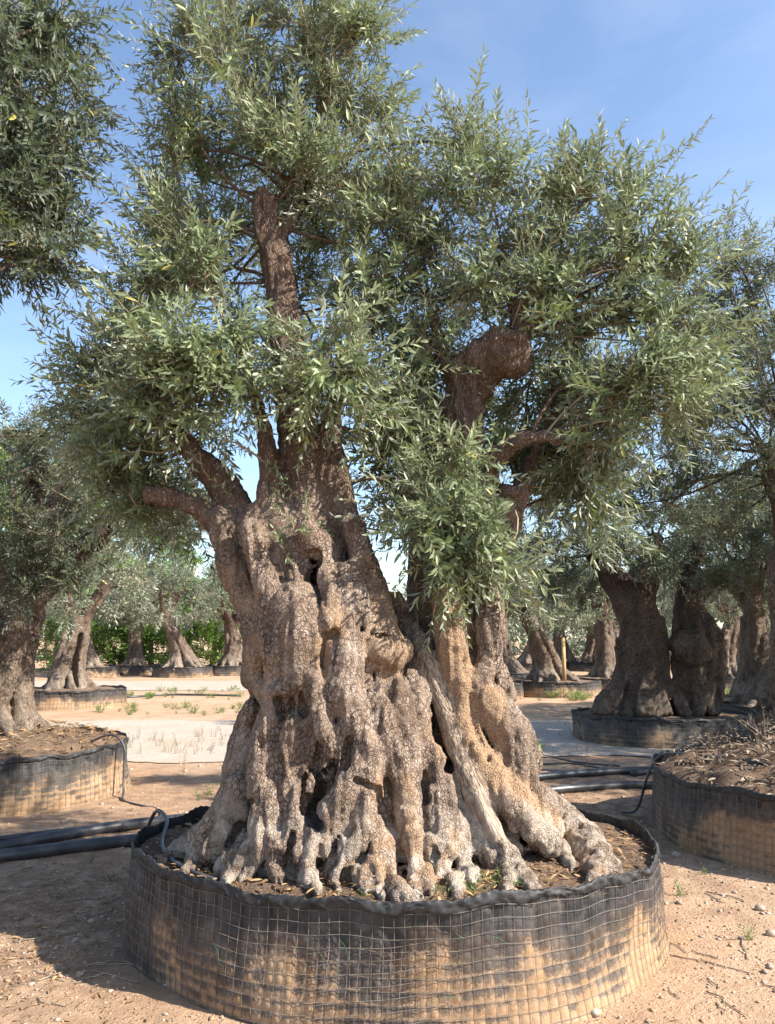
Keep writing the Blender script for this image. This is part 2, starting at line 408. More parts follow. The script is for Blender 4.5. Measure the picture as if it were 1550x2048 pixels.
def chain_dist(v, pts):
    best = np.full(len(v), 9.0)
    for i in range(len(pts) - 1):
        p, q = pts[i][:3], pts[i + 1][:3]; d = q - p; t = np.clip(((v - p) @ d) / (d @ d + 1e-9), 0, 1)
        best = np.minimum(best, np.linalg.norm(v - p - t[:, None] * d, axis=1) - (pts[i][3] + (pts[i + 1][3] - pts[i][3]) * t))
    return best

# ------------------------------------------------------------------ foliage
class Crown:                                # gathers branches, twigs and leaves of one tree
    def __init__(s, seed): s.rs = np.random.RandomState(seed); s.L = []; s.T = []; s.tw = MB(); s.br = MB()
    def shoot(s, p, d, L, leaf=.058, gap=.024, droop=0.0, twig=True, width=.285, r=.0022, spread=1.0):
        rs = s.rs; d = nrm(d); p = np.asarray(p, float)
        n = max(3, int(L / gap)); t = np.linspace(.1, 1, n)
        tb = rs.rand() * .6; leaf = leaf * rs.uniform(.72, 1.18); bend = nrm(rs.normal(size=3)) * .16 + np.array((0, 0, -droop))
        pts = p + d * (L * t)[:, None] + bend * (L * t * t)[:, None]
        ax = nrm(d[None] + 2 * bend[None] * t[:, None])
        ref = nrm(np.cross(d, rs.normal(size=3))); ref2 = np.cross(d, ref)
        ang = rs.rand() * 6.28 + np.arange(n) * (math.pi / 2) + rs.normal(0, .25, n)
        for sgn in (0, math.pi):
            a = ang + sgn + rs.normal(0, .15, n)
            side = np.cos(a)[:, None] * ref + np.sin(a)[:, None] * ref2
            phi = (np.radians(62 - 34 * t ** 2) + rs.normal(0, .16, n)) * spread
            ld = nrm(ax * np.cos(phi)[:, None] + side * np.sin(phi)[:, None] + np.array((0, 0, -.12)))
            nm = nrm(ax - (ax * ld).sum(1, keepdims=True) * ld + rs.normal(0, .18, (n, 3)))
            ll = leaf * (1 - .45 * np.abs(t - .55) ** 1.3 * 1.6) * rs.uniform(.75, 1.2, n)
            keep = rs.rand(n) > .06
            ti = np.clip(tb + rs.rand(n) * .4 + .2 * (t - .5), 0, .95); ti[rs.rand(n) < .012] = .99
            s.L.append(np.hstack((pts, ld, nm, ll[:, None], (ll * width * rs.uniform(.85, 1.15, n))[:, None], ti[:, None]))[keep])
        if twig:
            s.T.append((p, d * L, bend * L, (r, 0, 0)))
    def branch(s, p, q, r0, r1, sag=.12, n=7, sides=5, big=True):
        p, q = np.asarray(p, float), np.asarray(q, float); L = np.linalg.norm(q - p)
        t = np.linspace(0, 1, n)[:, None]; off = nrm(s.rs.normal(size=3)) * L * .16
        pts = p + (q - p) * t + np.array((0, 0, sag * L)) * (t * (1 - t) * 2) + off * np.sin(t * math.pi)
        (s.br if big else s.tw).tube(pts, np.linspace(r0, r1, n), sides, False); return pts
    def blob(s, c, rad, src, nb=12, ns=6, L=.30, leaf=.058, gap=.024, up=.45, out=.8, lead=None, r=.016, tuft=1.0, front=None, width=.285):
        rs = s.rs; c = np.asarray(c, float); rad = np.asarray(rad, float)
        if src is not None: s.branch(src, c, r * 1.7, r * .75)
        for i in range(nb):
            u = nrm(rs.normal(size=3)); e = c + u * rad * rs.uniform(.45, .9)
            st = c + (e - c) * rs.uniform(0, .12)
            pts = s.branch(st, e, r * .5, .003, .05, 6, 4, False)
            for k in range(ns):
                f = rs.uniform(.25, 1.0) if k else 1.0
                b = pts[min(5, int(f * 5))] if f == 1 else pts[int(f * 5)] + (pts[int(f * 5) + 1] - pts[int(f * 5)]) * (f * 5 % 1)
                d = nrm(nrm((b - c) / rad) * out + np.array((0, 0, up)) + rs.normal(0, .42, 3) + (lead if lead is not None else 0))
                s.shoot(b, d, L * rs.uniform(.55, 1.25), leaf, gap, rs.uniform(0, .12), True, width)
    def arrays(s):
        T = np.array(s.T); p, d, bd, r = T[:, 0], T[:, 1], T[:, 2], T[:, 3, 0]
        u = nrm(np.cross(d, (.3, .2, .9))); w = nrm(np.cross(d, u)); V = []
        for t in (0, .5, 1.0):
            c = p + d * t + bd * t * t
            for a in (0, 2.094, 4.189): V.append(c + (u * math.cos(a) + w * math.sin(a)) * (r * (1 - .5 * t))[:, None])
        V = np.stack(V, 1); f = np.array([(i * 3 + j, i * 3 + (j + 1) % 3, i * 3 + 3 + (j + 1) % 3, i * 3 + 3 + j) for i in range(2) for j in range(3)])
        s.tw.add(V.reshape(-1, 3), (f[None] + 9 * np.arange(len(p))[:, None, None]).reshape(-1, 4), 4); s.T = []
        return np.concatenate(s.L)
TPL8 = np.array([(0, 0, 0), (.30, .85, .03), (.32, 0, -.012), (.30, -.85, .03), (.68, .80, .0), (.68, 0, -.035), (.68, -.80, .0), (1, 0, -.10)])
F8T = np.array([(0, 3, 2), (0, 2, 1), (5, 6, 7), (5, 7, 4)]); F8Q = np.array([(2, 3, 6, 5), (1, 2, 5, 4)])
TPL4 = np.array([(0, 0, 0), (.45, .9, .03), (1, 0, -.08), (.45, -.9, .03)]); F4Q = np.array([(0, 3, 2, 1)])
def leaf_mesh(name, A, detail=True):         # detail: True / False / boolean mask of the finely shaped leaves
    if not isinstance(detail, np.ndarray): detail = np.full(len(A), bool(detail))
    VV, FF, CC, TT, off = [], [], [], [], 0
    for fine_, B in ((True, A[detail]), (False, A[~detail])):
        if not len(B): continue
        tpl = TPL8 if fine_ else TPL4; n = len(B); k = len(tpl)
        p, d, nm, ll, w, ti = B[:, 0:3], B[:, 3:6], B[:, 6:9], B[:, 9], B[:, 10], B[:, 11]
        sd = nrm(np.cross(nm, d)); nm = np.cross(d, sd)
        v = p[:, None] + (tpl[None, :, 0:1] * (d * ll[:, None])[:, None]) + tpl[None, :, 1:2] * (sd * (w * .5)[:, None])[:, None] + tpl[None, :, 2:3] * (nm * ll[:, None])[:, None]
        base = (np.arange(n) * k)[:, None, None] + off
        if fine_:
            FF.append(np.hstack(((F8T[None] + base).reshape(n, -1), (F8Q[None] + base).reshape(n, -1))).ravel()); CC.append(np.tile([3, 3, 3, 3, 4, 4], n))
        else: FF.append((F4Q[None] + base).ravel()); CC.append(np.full(n, 4))
        VV.append(v.reshape(-1, 3)); TT.append(np.repeat(ti, k)); off += n * k
    return mesh_np(name, np.concatenate(VV), np.concatenate(FF), np.concatenate(CC), {'tint': np.concatenate(TT)})

# ------------------------------------------------------------------ the ground and the gravel tracks
def axis(lo, hi, step, far_lo, far_hi, g=1.16):
    a = list(np.arange(lo, hi, step)); d = step; x = a[-1]
    while x < far_hi: d *= g; x += d; a.append(x)
    d = step; x = lo
    while x > far_lo: d *= g; x -= d; a.insert(0, x)
    return np.array(a)
def ground_z(x, y):
    p = np.stack((np.ravel(x), np.ravel(y), np.zeros(np.size(x))), 1)
    near = np.exp(-((np.ravel(y) - 5) / 14.0) ** 2)
    return ((fbm(p * .8, 3) - .5) * .05 + (fbm(p * 4.5, 5, 3) - .5) * .028 + (fbm(p * 16, 8, 2) - .5) * .010) * near
gx, gy = axis(-4.5, 4.5, .045, -900, 900), axis(2.0, 9.5, .045, -300, 1500)
X, Y = np.meshgrid(gx, gy, indexing='ij'); Z = ground_z(X, Y)
nx, ny = len(gx), len(gy); ii = (np.arange(nx - 1)[:, None] * ny + np.arange(ny - 1)[None]).ravel()
gv = np.stack((X.ravel(), Y.ravel(), Z), 1)
litter_shade_w = np.exp(-((gv[:, 0] + 1.9) ** 2 / 1.6 + (gv[:, 1] - 4.8) ** 2 / 3.2)) * 1.1 + .9 * np.exp(-((gv[:, 0] - 1.9) ** 2 / 1.6 + (gv[:, 1] - 7.6) ** 2 / 5.0)) + .75 * np.exp(-((gv[:, 1] - 8.6) ** 2) / 4)  # leaf litter; the right and rear patches also paint in ground shade
gm = mesh_np('ground', gv, np.stack((ii, ii + ny, ii + ny + 1, ii + 1), 1), np.full(len(ii), 4), {'litter': np.clip(litter_shade_w, 0, 1)}, True)
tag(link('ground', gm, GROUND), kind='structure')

def track(name, y0, y1, slope, seed):
    xs = np.concatenate((np.arange(-60, -12, 1.5), np.arange(-12, 12, .12), np.arange(12, 60, 1.5))); rows = 9
    n0 = (fbm(np.stack((xs * 1.3, xs * 0, xs * 0), 1), seed, 4) - .5) * 1.1; n1 = (fbm(np.stack((xs * 1.1, xs * 0 + 9, xs * 0), 1), seed + 5, 4) - .5) * 1.3
    v = []
    for r in range(rows):
        t = r / (rows - 1); yy = (y0 + n0) * (1 - t) + (y1 + n1) * t + slope * xs
        v.append(np.stack((xs, yy, ground_z(xs, yy) + .012 + .01 * math.sin(t * math.pi)), 1))
    v = np.concatenate(v); m = len(xs); i = (np.arange(rows - 1)[:, None] * m + np.arange(m - 1)[None]).ravel()
    tag(link(name, mesh_np(name, v, np.stack((i, i + 1, i + m + 1, i + m), 1), np.full(len(i), 4), None, True), GRAVEL), kind='structure')
track('gravel_road', 10.6, 15.6, .05, 11)
track('gravel_road', 24.2, 29.5, .03, 31)

# ------------------------------------------------------------------ planters: cloth wall bulging through wire mesh, folded hem, soil
def planter(label, cx, cy, a, b, h, seed, cell=.05, sub=(4, 4), mud=0.0, mound=.05, rot=0.0, wire_r=.0013, group=None, soil_drop=.055, grooves=True):
    rs = np.random.RandomState(seed)
    r0 = root('planter', (cx, cy, 0), label, 'planter', group)
    th = np.linspace(0, 2 * math.pi, 2001); px, py = a * np.cos(th), b * np.sin(th)
    s = np.concatenate(([0], np.cumsum(np.hypot(np.diff(px), np.diff(py))))); per = s[-1]
    nc = int(round(per / cell)); nr = max(4, int(round((h - .03) / cell)))
    ang = lambda u: np.interp(np.mod(u, nc) / nc * per, s, th)        # u counted in cells
    cr, sr = math.cos(rot), math.sin(rot); ph = rs.rand(8) * 6.28
    def rim(u):
        t = ang(u); return h + .012 * np.sin(5 * t + ph[0]) + .009 * np.sin(13 * t + ph[1]) + .006 * np.sin(29 * t + ph[2])
    def wall(u, v, off=0.0):                                         # v 0..1 from ground to rim
        t = ang(u); n = np.stack((np.cos(t) / a, np.sin(t) / b), -1); n /= np.linalg.norm(n, axis=-1, keepdims=True)
        bul = .020 * np.sin(3 * t + ph[3]) + .014 * np.sin(7 * t + ph[4] + 2 * v) + .035 * (1 - v) ** 2 + .018 * np.sin(v * 5 + 2 * t + ph[5]) * (1 - v)
        x = a * np.cos(t) + n[..., 0] * (bul + off); y = b * np.sin(t) + n[..., 1] * (bul + off)
        return np.stack((cx + cr * x - sr * y, cy + sr * x + cr * y, v * rim(u) - .03 * (1 - v)), -1)
    U = np.arange(nc * sub[0]) / sub[0]; V = np.arange(nr * sub[1] + 1) / (nr * sub[1])
    UU, VV = np.meshgrid(U, V, indexing='ij'); fu, fv = UU % 1, (VV * nr) % 1
    cu, cv = np.floor(UU).astype(int), np.floor(VV * nr - 1e-6).astype(int)
    q = hash3(cu, cv, cu * 0, seed) 
    fold = np.abs(np.sin(UU * .9 + 2.2 * np.sin(UU * .13 + ph[6]) + .5 * VV)) ** 6 * .016 * VV
    pil = np.sin(math.pi * fu) * np.sin(math.pi * np.clip(fv, 0, 1)) ** .7 * (.003 + .0055 * q) * (1 - .7 * VV ** 3)
    pts = wall(UU, VV, pil - fold if grooves else pil * .6)
    flat = pts.reshape(-1, 3); T = ang(UU).ravel() + rot
    big = fbm(np.stack((UU.ravel() * cell * 4.4, VV.ravel() * h * 3.6, 0 * flat[:, 0]), 1), seed + 9, 4)
    m = -.13 + mud + (big - .5) * 1.25 + .46 * (1 - VV.ravel()) ** 1.3 - .60 * smoothstep(VV.ravel(), .55, .85) + .60 * (fv.ravel() - .45) * -1 * smoothstep(VV.ravel() * -1, -.8, -.2) + (q.ravel() - .5) * .32
    m += .10 + .18 * np.cos(T + 1.3)                                     # muddier on the side that faces the open yard
    nv = len(V); nu = len(U); i = np.arange(nu)[:, None] * nv + np.arange(nv - 1)[None]; i2 = ((np.arange(nu) + 1) % nu)[:, None] * nv + np.arange(nv - 1)[None]
    f = np.stack((i, i2, i2 + 1, i + 1), -1).reshape(-1, 4)
    link('cloth_wall', mesh_np('cloth_wall', flat, f, np.full(len(f), 4), {'mud': m}, True), FABRIC, r0)
    # hem: folded over the rim, inside lining below it
    hu = np.arange(nc * 5) / 5.0; w2 = fbm(np.stack((hu * .5, hu * 0 + 4, hu * 0), 1), seed + 4, 3) - .5
    prof = []; low = .042 + .045 * w2; zero = np.full(len(hu), 1.0)
    for row, (off, dz) in enumerate(((.006, -1.0), (.012, -.85), (.012, -.6), (.011, -.35), (.009, -.1), (.006, .03), (.001, .04), (-.003, -.1), (-.006, -1.0), (-.012, -2.4))):
        q2 = np.stack((hu * .9 + dz * .9, hu * 0 + dz * 1.6, hu * 0), 1)
        wr = .55 - np.abs(fbm(q2, seed + 3, 2) - .5) * 5.0; wr = np.clip(wr, -.6, .55)          # sharp creases
        w = wall(hu, zero, off + wr * (.012 if -.95 < dz < .02 and off > 0 else .004)); w[:, 2] += dz * low + (.008 * w2 if abs(dz) < .2 else 0) + .003 * np.sin(hu * 7.1); prof.append(w)
    pv = np.stack(prof, 1); k = pv.shape[1]; n = len(hu)
    i = np.arange(n)[:, None] * k + np.arange(k - 1)[None]; i2 = ((np.arange(n) + 1) % n)[:, None] * k + np.arange(k - 1)[None]
    f = np.stack((i, i2, i2 + 1, i + 1), -1).reshape(-1, 4)
    link('hem', mesh_np('hem', pv.reshape(-1, 3), f, np.full(len(f), 4), None, len(hu) < 500), HEM, r0)
    # soil
    rr = np.linspace(0, .985, 26) ** .8; aa = np.linspace(0, 2 * math.pi, 97)[:-1]
    RR, AA = np.meshgrid(rr, aa, indexing='ij'); x = a * RR * np.cos(AA); y = b * RR * np.sin(AA)
    z = h - soil_drop + mound * (1 - RR ** 2) ** 1.0
    wx, wy = cx + cr * x - sr * y, cy + sr * x + cr * y
    pp = np.stack((wx.ravel(), wy.ravel(), 0 * wx.ravel()), 1)
    z = z.ravel() + (fbm(pp * 5, seed + 1, 3) - .5) * (.035 + mound * .35) + (fbm(pp * 22, seed + 2, 2) - .5) * .02
    kk = len(aa); i = np.arange(len(rr) - 1)[:, None] * kk + np.arange(kk)[None]; j = np.arange(len(rr) - 1)[:, None] * kk + (np.arange(kk)[None] + 1) % kk
    f = np.stack((i, i + kk, j + kk, j), -1).reshape(-1, 4)
    link('soil', mesh_np('soil', np.stack((pp[:, 0], pp[:, 1], z), 1), f, np.full(len(f), 4), None, True), SOIL, r0)
    # wire mesh
    mb = MB()
    for c in range(nc):
        v = np.linspace(0, .955, 7); mb.tube(wall(np.full(7, float(c)) + .05 * np.sin(v * 6 + c), v, .003 + wire_r), wire_r, 4, False)
    for r_ in range(nr):
        u = np.linspace(0, nc, nc * 2 + 1); v = np.full(len(u), (r_ + .02) / nr) ; mb.tube(wall(u, v, .004 + wire_r * 3), wire_r, 4, False)
    tag(link('wire_mesh', mb.mesh('wire_mesh'), WIRE, r0), kind='stuff')
    return r0, wall, nc, nr, rim

MAIN_C = (0.05, 4.58)
pl_main, wallM, ncM, nrM, rimM = planter('wide oval black cloth planter in wire mesh, tan mud stains, under the huge forked olive', MAIN_C[0], MAIN_C[1], 1.43, 1.10, .515, 5, .046, (6, 5), .0, .055)
# the repair square of mesh wired to the front, and loose green threads
u_front = ncM * .75
mbp = MB()
for k in range(12):
    t = np.linspace(0, 1, 14); du, dv = (k - 6) * 1.0, .0
    mbp.tube(wallM(u_front - 2.2 + (k - 6) * .95 + t * .55, .02 + t * .66 + .012 * (k - 6) / 6, .013), .0014, 4, False)
for k in range(8):
    t = np.linspace(-6.6, 6.0, 26)
    mbp.tube(wallM(u_front - 2.0 + t, .05 + k * .088 + t * .010, .016), .0014, 4, False)
tag(link('repair_mesh', mbp.mesh('repair_mesh'), WIRE, pl_main), kind='stuff')
rs = np.random.RandomState(4); mbt = MB()
for k in range(18):
    u0, v0 = rs.uniform(ncM * .52, ncM * 1.02), rs.uniform(.25, .97); t = np.linspace(0, 1, 5); du, dv = rs.uniform(-2.2, 2.2), rs.uniform(-.22, .22)
    mbt.tube(wallM(u0 + du * t + .2 * np.sin(t * 5), np.clip(v0 + dv * t, .1, .99), .024 if v0 > .85 else .017), .0007, 3, False)
tag(link('thread', mbt.mesh('thread'), THREAD, pl_main), kind='stuff')

# ------------------------------------------------------------------ the huge olive
SOIL_Z = .455
FB = Field((-1.42, 3.35, .34), (1.32, 5.75, 4.42), .0125)
def core(rows):
    out = []
    for py, l, r, dc, b in rows:
        A, B = P(l, py, dc), P(r, py, dc); out.append((A[2], (A[0] + B[0]) / 2, dc, (B[0] - A[0]) / 2, b))
    return out
FB.loft(core([(1000, 455, 690, 4.55, .26), (1060, 436, 690, 4.55, .38), (1150, 466, 728, 4.55, .44), (1230, 492, 770, 4.55, .50), (1300, 496, 815, 4.55, .54), (1370, 496, 850, 4.55, .57),
              (1450, 492, 890, 4.55, .60), (1530, 474, 930, 4.56, .64), (1590, 440, 965, 4.58, .70), (1640, 400, 1010, 4.58, .78), (1685, 372, 1040, 4.58, .84), (1730, 362, 1060, 4.58, .86)]), .06)
FB.loft(core([(960, 880, 1040, 4.84, .24), (1020, 845, 1052, 4.84, .28), (1090, 806, 1034, 4.80, .34), (1180, 798, 1008, 4.77, .38), (1300, 812, 1006, 4.72, .44), (1400, 820, 1020, 4.70, .46),
              (1490, 830, 1055, 4.66, .52), (1560, 850, 1066, 4.62, .56), (1620, 880, 1085, 4.60, .60), (1685, 900, 1110, 4.60, .64), (1730, 900, 1120, 4.60, .66)]), .05)
def dep(px, py):
    d = FB.hit(px, py); g = G(px, py, SOIL_Z + .03)[1] if py > 1560 else 9
    return min(d if d else (4.55 if py < 1600 else g), g)
def ridge(pts, proud=.62, k=None, grow=1.0):
    c = []
    for q in spline(pts, max(3, 4 * (len(pts) - 1))):
        px, py, rp = q[0], q[1], q[2]; d = dep(px, py); r = rp / F_PX * d * grow * (1 - .10 * float(smoothstep(np.array(py), 1650, 1770)))
        d2 = d + r * (1 - 2 * proud) ; c.append(np.append(P(px, py, d2), r))
    return np.array(c)
RID = {}
ridges = [
 ('a', [(442, 1040, 30), (470, 1140, 32), (506, 1230, 30), (512, 1310, 28), (506, 1362, 26)], .5),
 ('elbow', [(528, 1210, 20), (508, 1328, 22), (531, 1386, 24), (581, 1370, 24), (620, 1344, 22), (632, 1403, 22), (650, 1460, 22), (661, 1494, 14)], .62),
 ('c', [(500, 1060, 26), (520, 1130, 26), (540, 1200, 30), (548, 1280, 34), (556, 1340, 30)], .42),
 ('cord', [(640, 1085, 24), (645, 1120, 20), (660, 1182, 19), (660, 1232, 22), (662, 1246, 24)], .66),
 ('plate', [(590, 1205, 46), (596, 1270, 52), (590, 1330, 44)], .34),
 ('plate2', [(690, 1160, 40), (700, 1240, 44), (690, 1330, 42), (680, 1400, 36)], .36),
 ('cone', [(726, 1105, 18), (735, 1160, 34), (750, 1230, 40), (760, 1290, 46)], .45),
 ('burl', [(752, 1292, 36), (770, 1306, 46), (792, 1302, 34)], .62),
 ('f', [(760, 1170, 20), (790, 1215, 24), (815, 1262, 25), (828, 1328, 25), (834, 1390, 26), (848, 1479, 27), (880, 1556, 28), (899, 1621, 30), (925, 1705, 26)], .60),
 ('dead', [(785, 1178, 12), (808, 1232, 16), (846, 1298, 21), (866, 1350, 22), (890, 1410, 23), (912, 1480, 23), (938, 1550, 24), (962, 1615, 23), (990, 1672, 19)], .70),
 ('rust', [(890, 1190, 30), (905, 1300, 32), (922, 1390, 30), (935, 1470, 30), (965, 1530, 32), (1012, 1580, 34), (1056, 1624, 32), (1110, 1665, 28), (1160, 1705, 26), (1190, 1752, 22)], .46),
 ('r1', [(975, 1050, 26), (980, 1180, 26), (974, 1250, 26), (978, 1310, 24), (962, 1360, 24), (935, 1380, 22)], .60),
 ('r2', [(1022, 1060, 16), (1000, 1150, 18), (988, 1230, 18), (992, 1320, 18), (1010, 1390, 26)], .55),
 ('r3', [(970, 1395, 36), (1000, 1440, 44), (1030, 1490, 46), (1042, 1545, 36), (1050, 1580, 26)], .60),
 ('drop', [(904, 1200, 17), (918, 1240, 15), (912, 1290, 15), (911, 1310, 17)], .72),
 ('ro1', [(1055, 1590, 34), (1105, 1630, 36), (1165, 1680, 34), (1210, 1722, 28), (1224, 1738, 24)], .60),
 ('ro2', [(1000, 1590, 26), (1060, 1650, 26), (1110, 1700, 22), (1140, 1730, 20)], .66),
 ('w1', [(470, 1620, 30), (420, 1672, 30), (365, 1702, 24), (325, 1718, 16)], .58), ('w2', [(450, 1650, 24), (400, 1712, 24), (372, 1742, 18)], .58), ('w3', [(1100, 1640, 30), (1160, 1690, 30), (1200, 1735, 26), (1185, 1768, 20)], .58), ('w4', [(520, 1690, 24), (470, 1740, 22), (450, 1768, 16)], .58), ('w5', [(640, 1690, 22), (620, 1745, 20), (632, 1785, 15)], .58), ('w6', [(985, 1690, 24), (1020, 1745, 22), (1010, 1788, 16)], .58), ('w7', [(860, 1690, 22), (905, 1750, 20), (915, 1792, 15)], .58), ('w8', [(760, 1700, 22), (750, 1760, 20), (762, 1795, 15)], .58),
 ('l1', [(505, 1420, 28), (490, 1500, 34), (470, 1600, 38), (415, 1680, 34), (345, 1712, 20)], .56),
 ('l1b', [(470, 1600, 30), (440, 1680, 30), (400, 1730, 22)], .55),
 ('l2', [(542, 1415, 26), (532, 1511, 36), (538, 1608, 36), (528, 1685, 32), (500, 1740, 24)], .58),
 ('l3', [(585, 1447, 26), (577, 1543, 26), (596, 1620, 26), (590, 1700, 28)], .50),
 ('l4', [(725, 1498, 26), (706, 1563, 30), (667, 1627, 30), (628, 1695, 24), (612, 1740, 17)], .60),
 ('l5', [(693, 1376, 30), (719, 1460, 30), (743, 1518, 30), (732, 1608, 30), (728, 1660, 26), (699, 1705, 20), (668, 1750, 18), (676, 1780, 14)], .58),
 ('l6', [(745, 1655, 24), (770, 1711, 20), (777, 1768, 18)], .56),
 ('l7', [(757, 1410, 26), (777, 1498, 28), (807, 1556, 28), (815, 1627, 27), (826, 1711, 24), (832, 1785, 22)], .60),
 ('l8', [(790, 1370, 26), (815, 1473, 27), (828, 1540, 24)], .52),
 ('l9', [(870, 1590, 26), (878, 1640, 24), (890, 1695, 22), (878, 1752, 18)], .58),
 ('l10', [(905, 1615, 28), (950, 1675, 30), (990, 1712, 26), (1004, 1752, 20)], .60),
 ('l11', [(1000, 1690, 22), (1040, 1745, 22), (1072, 1786, 22)], .58),
 ('k1', [(556, 1688, 24), (560, 1702, 26)], .62), ('k2', [(548, 1735, 20), (560, 1762, 18)], .60),
 ('k3', [(720, 1745, 20), (735, 1785, 20)], .56), ('k4', [(790, 1765, 20), (800, 1792, 22), (840, 1798, 20)], .55), ('k5', [(930, 1740, 22), (950, 1770, 18)], .55),
 ('k6', [(690, 1690, 18), (684, 1725, 14)], .6), ('k7', [(850, 1745, 17), (860, 1785, 17)], .58), ('k8', [(470, 1715, 24), (440, 1740, 18)], .5)]
rr_ = np.random.RandomState(12)
for k in range(90):
    x, y = rr_.uniform(450, 1070), rr_.uniform(1100, 1600) if k < 105 else rr_.uniform(1520, 1620); L = rr_.uniform(70, 260) if k < 105 else rr_.uniform(150, 230); r = rr_.uniform(6, 15) if k < 105 else rr_.uniform(9, 15); w = rr_.uniform(-.25, .25); pts = []
    for j in range(6):
        fan = (x - 735) / 330.0 * smoothstep(np.array(y), 1330, 1700) * 1.1 + w * math.sin(j * 1.3 + k)
        pts.append((x, y, r * (1 - .5 * abs(j - 2.5) / 2.5))); x += fan * L / 5; y += L / 5
        if y > 1690 or x < 340 or x > 1190 or (y < 1610 and FB.hit(x, y) is None): break
    if len(pts) > 2 and all(FB.hit(a_[0], a_[1]) is not None for a_ in pts if a_[1] < 1600) and not (845 < pts[0][0] < 960 and pts[0][1] < 1600): ridges.append(('x%d' % k, pts, .56))
chains = [(n, ridge(p, pr)) for n, p, pr in ridges]
FB.f += .040
for i_, (n, c) in enumerate(chains):
    if c[-1][2] < SOIL_Z + .10:                # root feet taper off into the soil
        d_ = c[-1][:3] - c[-2][:3]; d_[2] = 0; d_ = nrm(d_) * .05
        if ((c[-1][0] + d_[0] * 2 - MAIN_C[0]) / 1.43) ** 2 + ((c[-1][1] + d_[1] * 2 - MAIN_C[1]) / 1.10) ** 2 > .80: d_ = d_ * .15
        e_ = c[-1].copy(); e_[:3] += d_; e_[2] = SOIL_Z - .02; e_[3] *= .55
        n_ = max(2, int(len(c) * .4)); c[-n_:, 3] *= np.linspace(1, .55, n_); e_[3] = c[-1][3] * .7; e2 = e_.copy(); e2[:3] += d_ * .8; e2[2] -= .05; e2[3] *= .5; chains[i_] = (n, np.vstack((c, e_, e2)))
for n, c in chains:
    RID[n] = c; FB.chain(c, .007 if n in ('dead', 'burl', 'elbow', 'cord', 'drop') or n[0] == 'x' else .011)
# limbs
def limb(pts):
    return np.array([np.append(P(q[0], q[1], q[2]), q[3] / F_PX * q[2]) for q in spline(pts, 4 * (len(pts) - 1) + 1)])
LIMB = {
 'stem': [(606, 1080, 4.5, 66), (602, 960, 4.5, 46), (597, 880, 4.52, 42), (584, 760, 4.58, 40), (570, 640, 4.62, 36), (556, 540, 4.62, 33), (542, 470, 4.6, 32), (526, 398, 4.58, 25)],
 'stem_fork': [(548, 480, 4.62, 24), (585, 430, 4.7, 18), (620, 360, 4.8, 13), (640, 260, 4.8, 8)],
 'shoulder': [(482, 1090, 4.5, 44), (462, 1000, 4.5, 36), (412, 935, 4.5, 26), (368, 886, 4.5, 22), (325, 845, 4.52, 15), (280, 760, 4.55, 9)],
 'arm': [(448, 1062, 4.45, 26), (398, 1016, 4.42, 20), (320, 992, 4.42, 18), (226, 984, 4.44, 15)],
 'thin': [(536, 1010, 4.36, 26), (536, 930, 4.38, 20), (528, 860, 4.42, 17), (500, 760, 4.42, 13), (450, 640, 4.4, 9)],
 'right_stub': [(690, 1040, 4.45, 30), (668, 965, 4.48, 33), (660, 900, 4.52, 27), (668, 830, 4.52, 18), (700, 740, 4.5, 12)],
 'rstem': [(958, 1080, 4.75, 60), (945, 960, 4.75, 50), (924, 880, 4.72, 46), (934, 800, 4.68, 42), (966, 735, 4.62, 42), (1012, 690, 4.58, 40), (1046, 650, 4.58, 26)],
 'rfork': [(940, 790, 4.68, 32), (905, 740, 4.7, 24), (884, 698, 4.7, 15), (860, 600, 4.7, 9)],
 'redge': [(1008, 1090, 4.8, 26), (1030, 1010, 4.82, 22), (1060, 930, 4.86, 17), (1110, 820, 4.8, 12)],
 'rarm': [(940, 960, 4.6, 28), (1000, 906, 4.5, 19), (1060, 874, 4.45, 16), (1140, 884, 4.45, 11)],
 'rback': [(870, 1000, 4.95, 42), (850, 880, 4.98, 38), (846, 800, 5.0, 30), (850, 730, 5.0, 18)],
 'rsmall': [(985, 1000, 4.62, 16), (1010, 984, 4.55, 12), (1050, 985, 4.5, 8)]}
LC = {k: limb(v) for k, v in LIMB.items()}
for k, c in LC.items(): FB.chain(c, .03)
for px, py, d, r in ((704, 1052, 4.34, 27), (724, 1106, 4.32, 24), (612, 1052, 4.12, 24), (1016, 694, 4.50, 42), (985, 690, 4.52, 26), (955, 712, 4.56, 30), (918, 735, 4.6, 24), (1040, 1510, 4.25, 34), (930, 1372, 4.3, 24), (1040, 700, 4.55, 20)):
    c = P(px, py, d); FB.capsule(c, c + (.02, .05, -.07), r / F_PX * d, r / F_PX * d, .07)
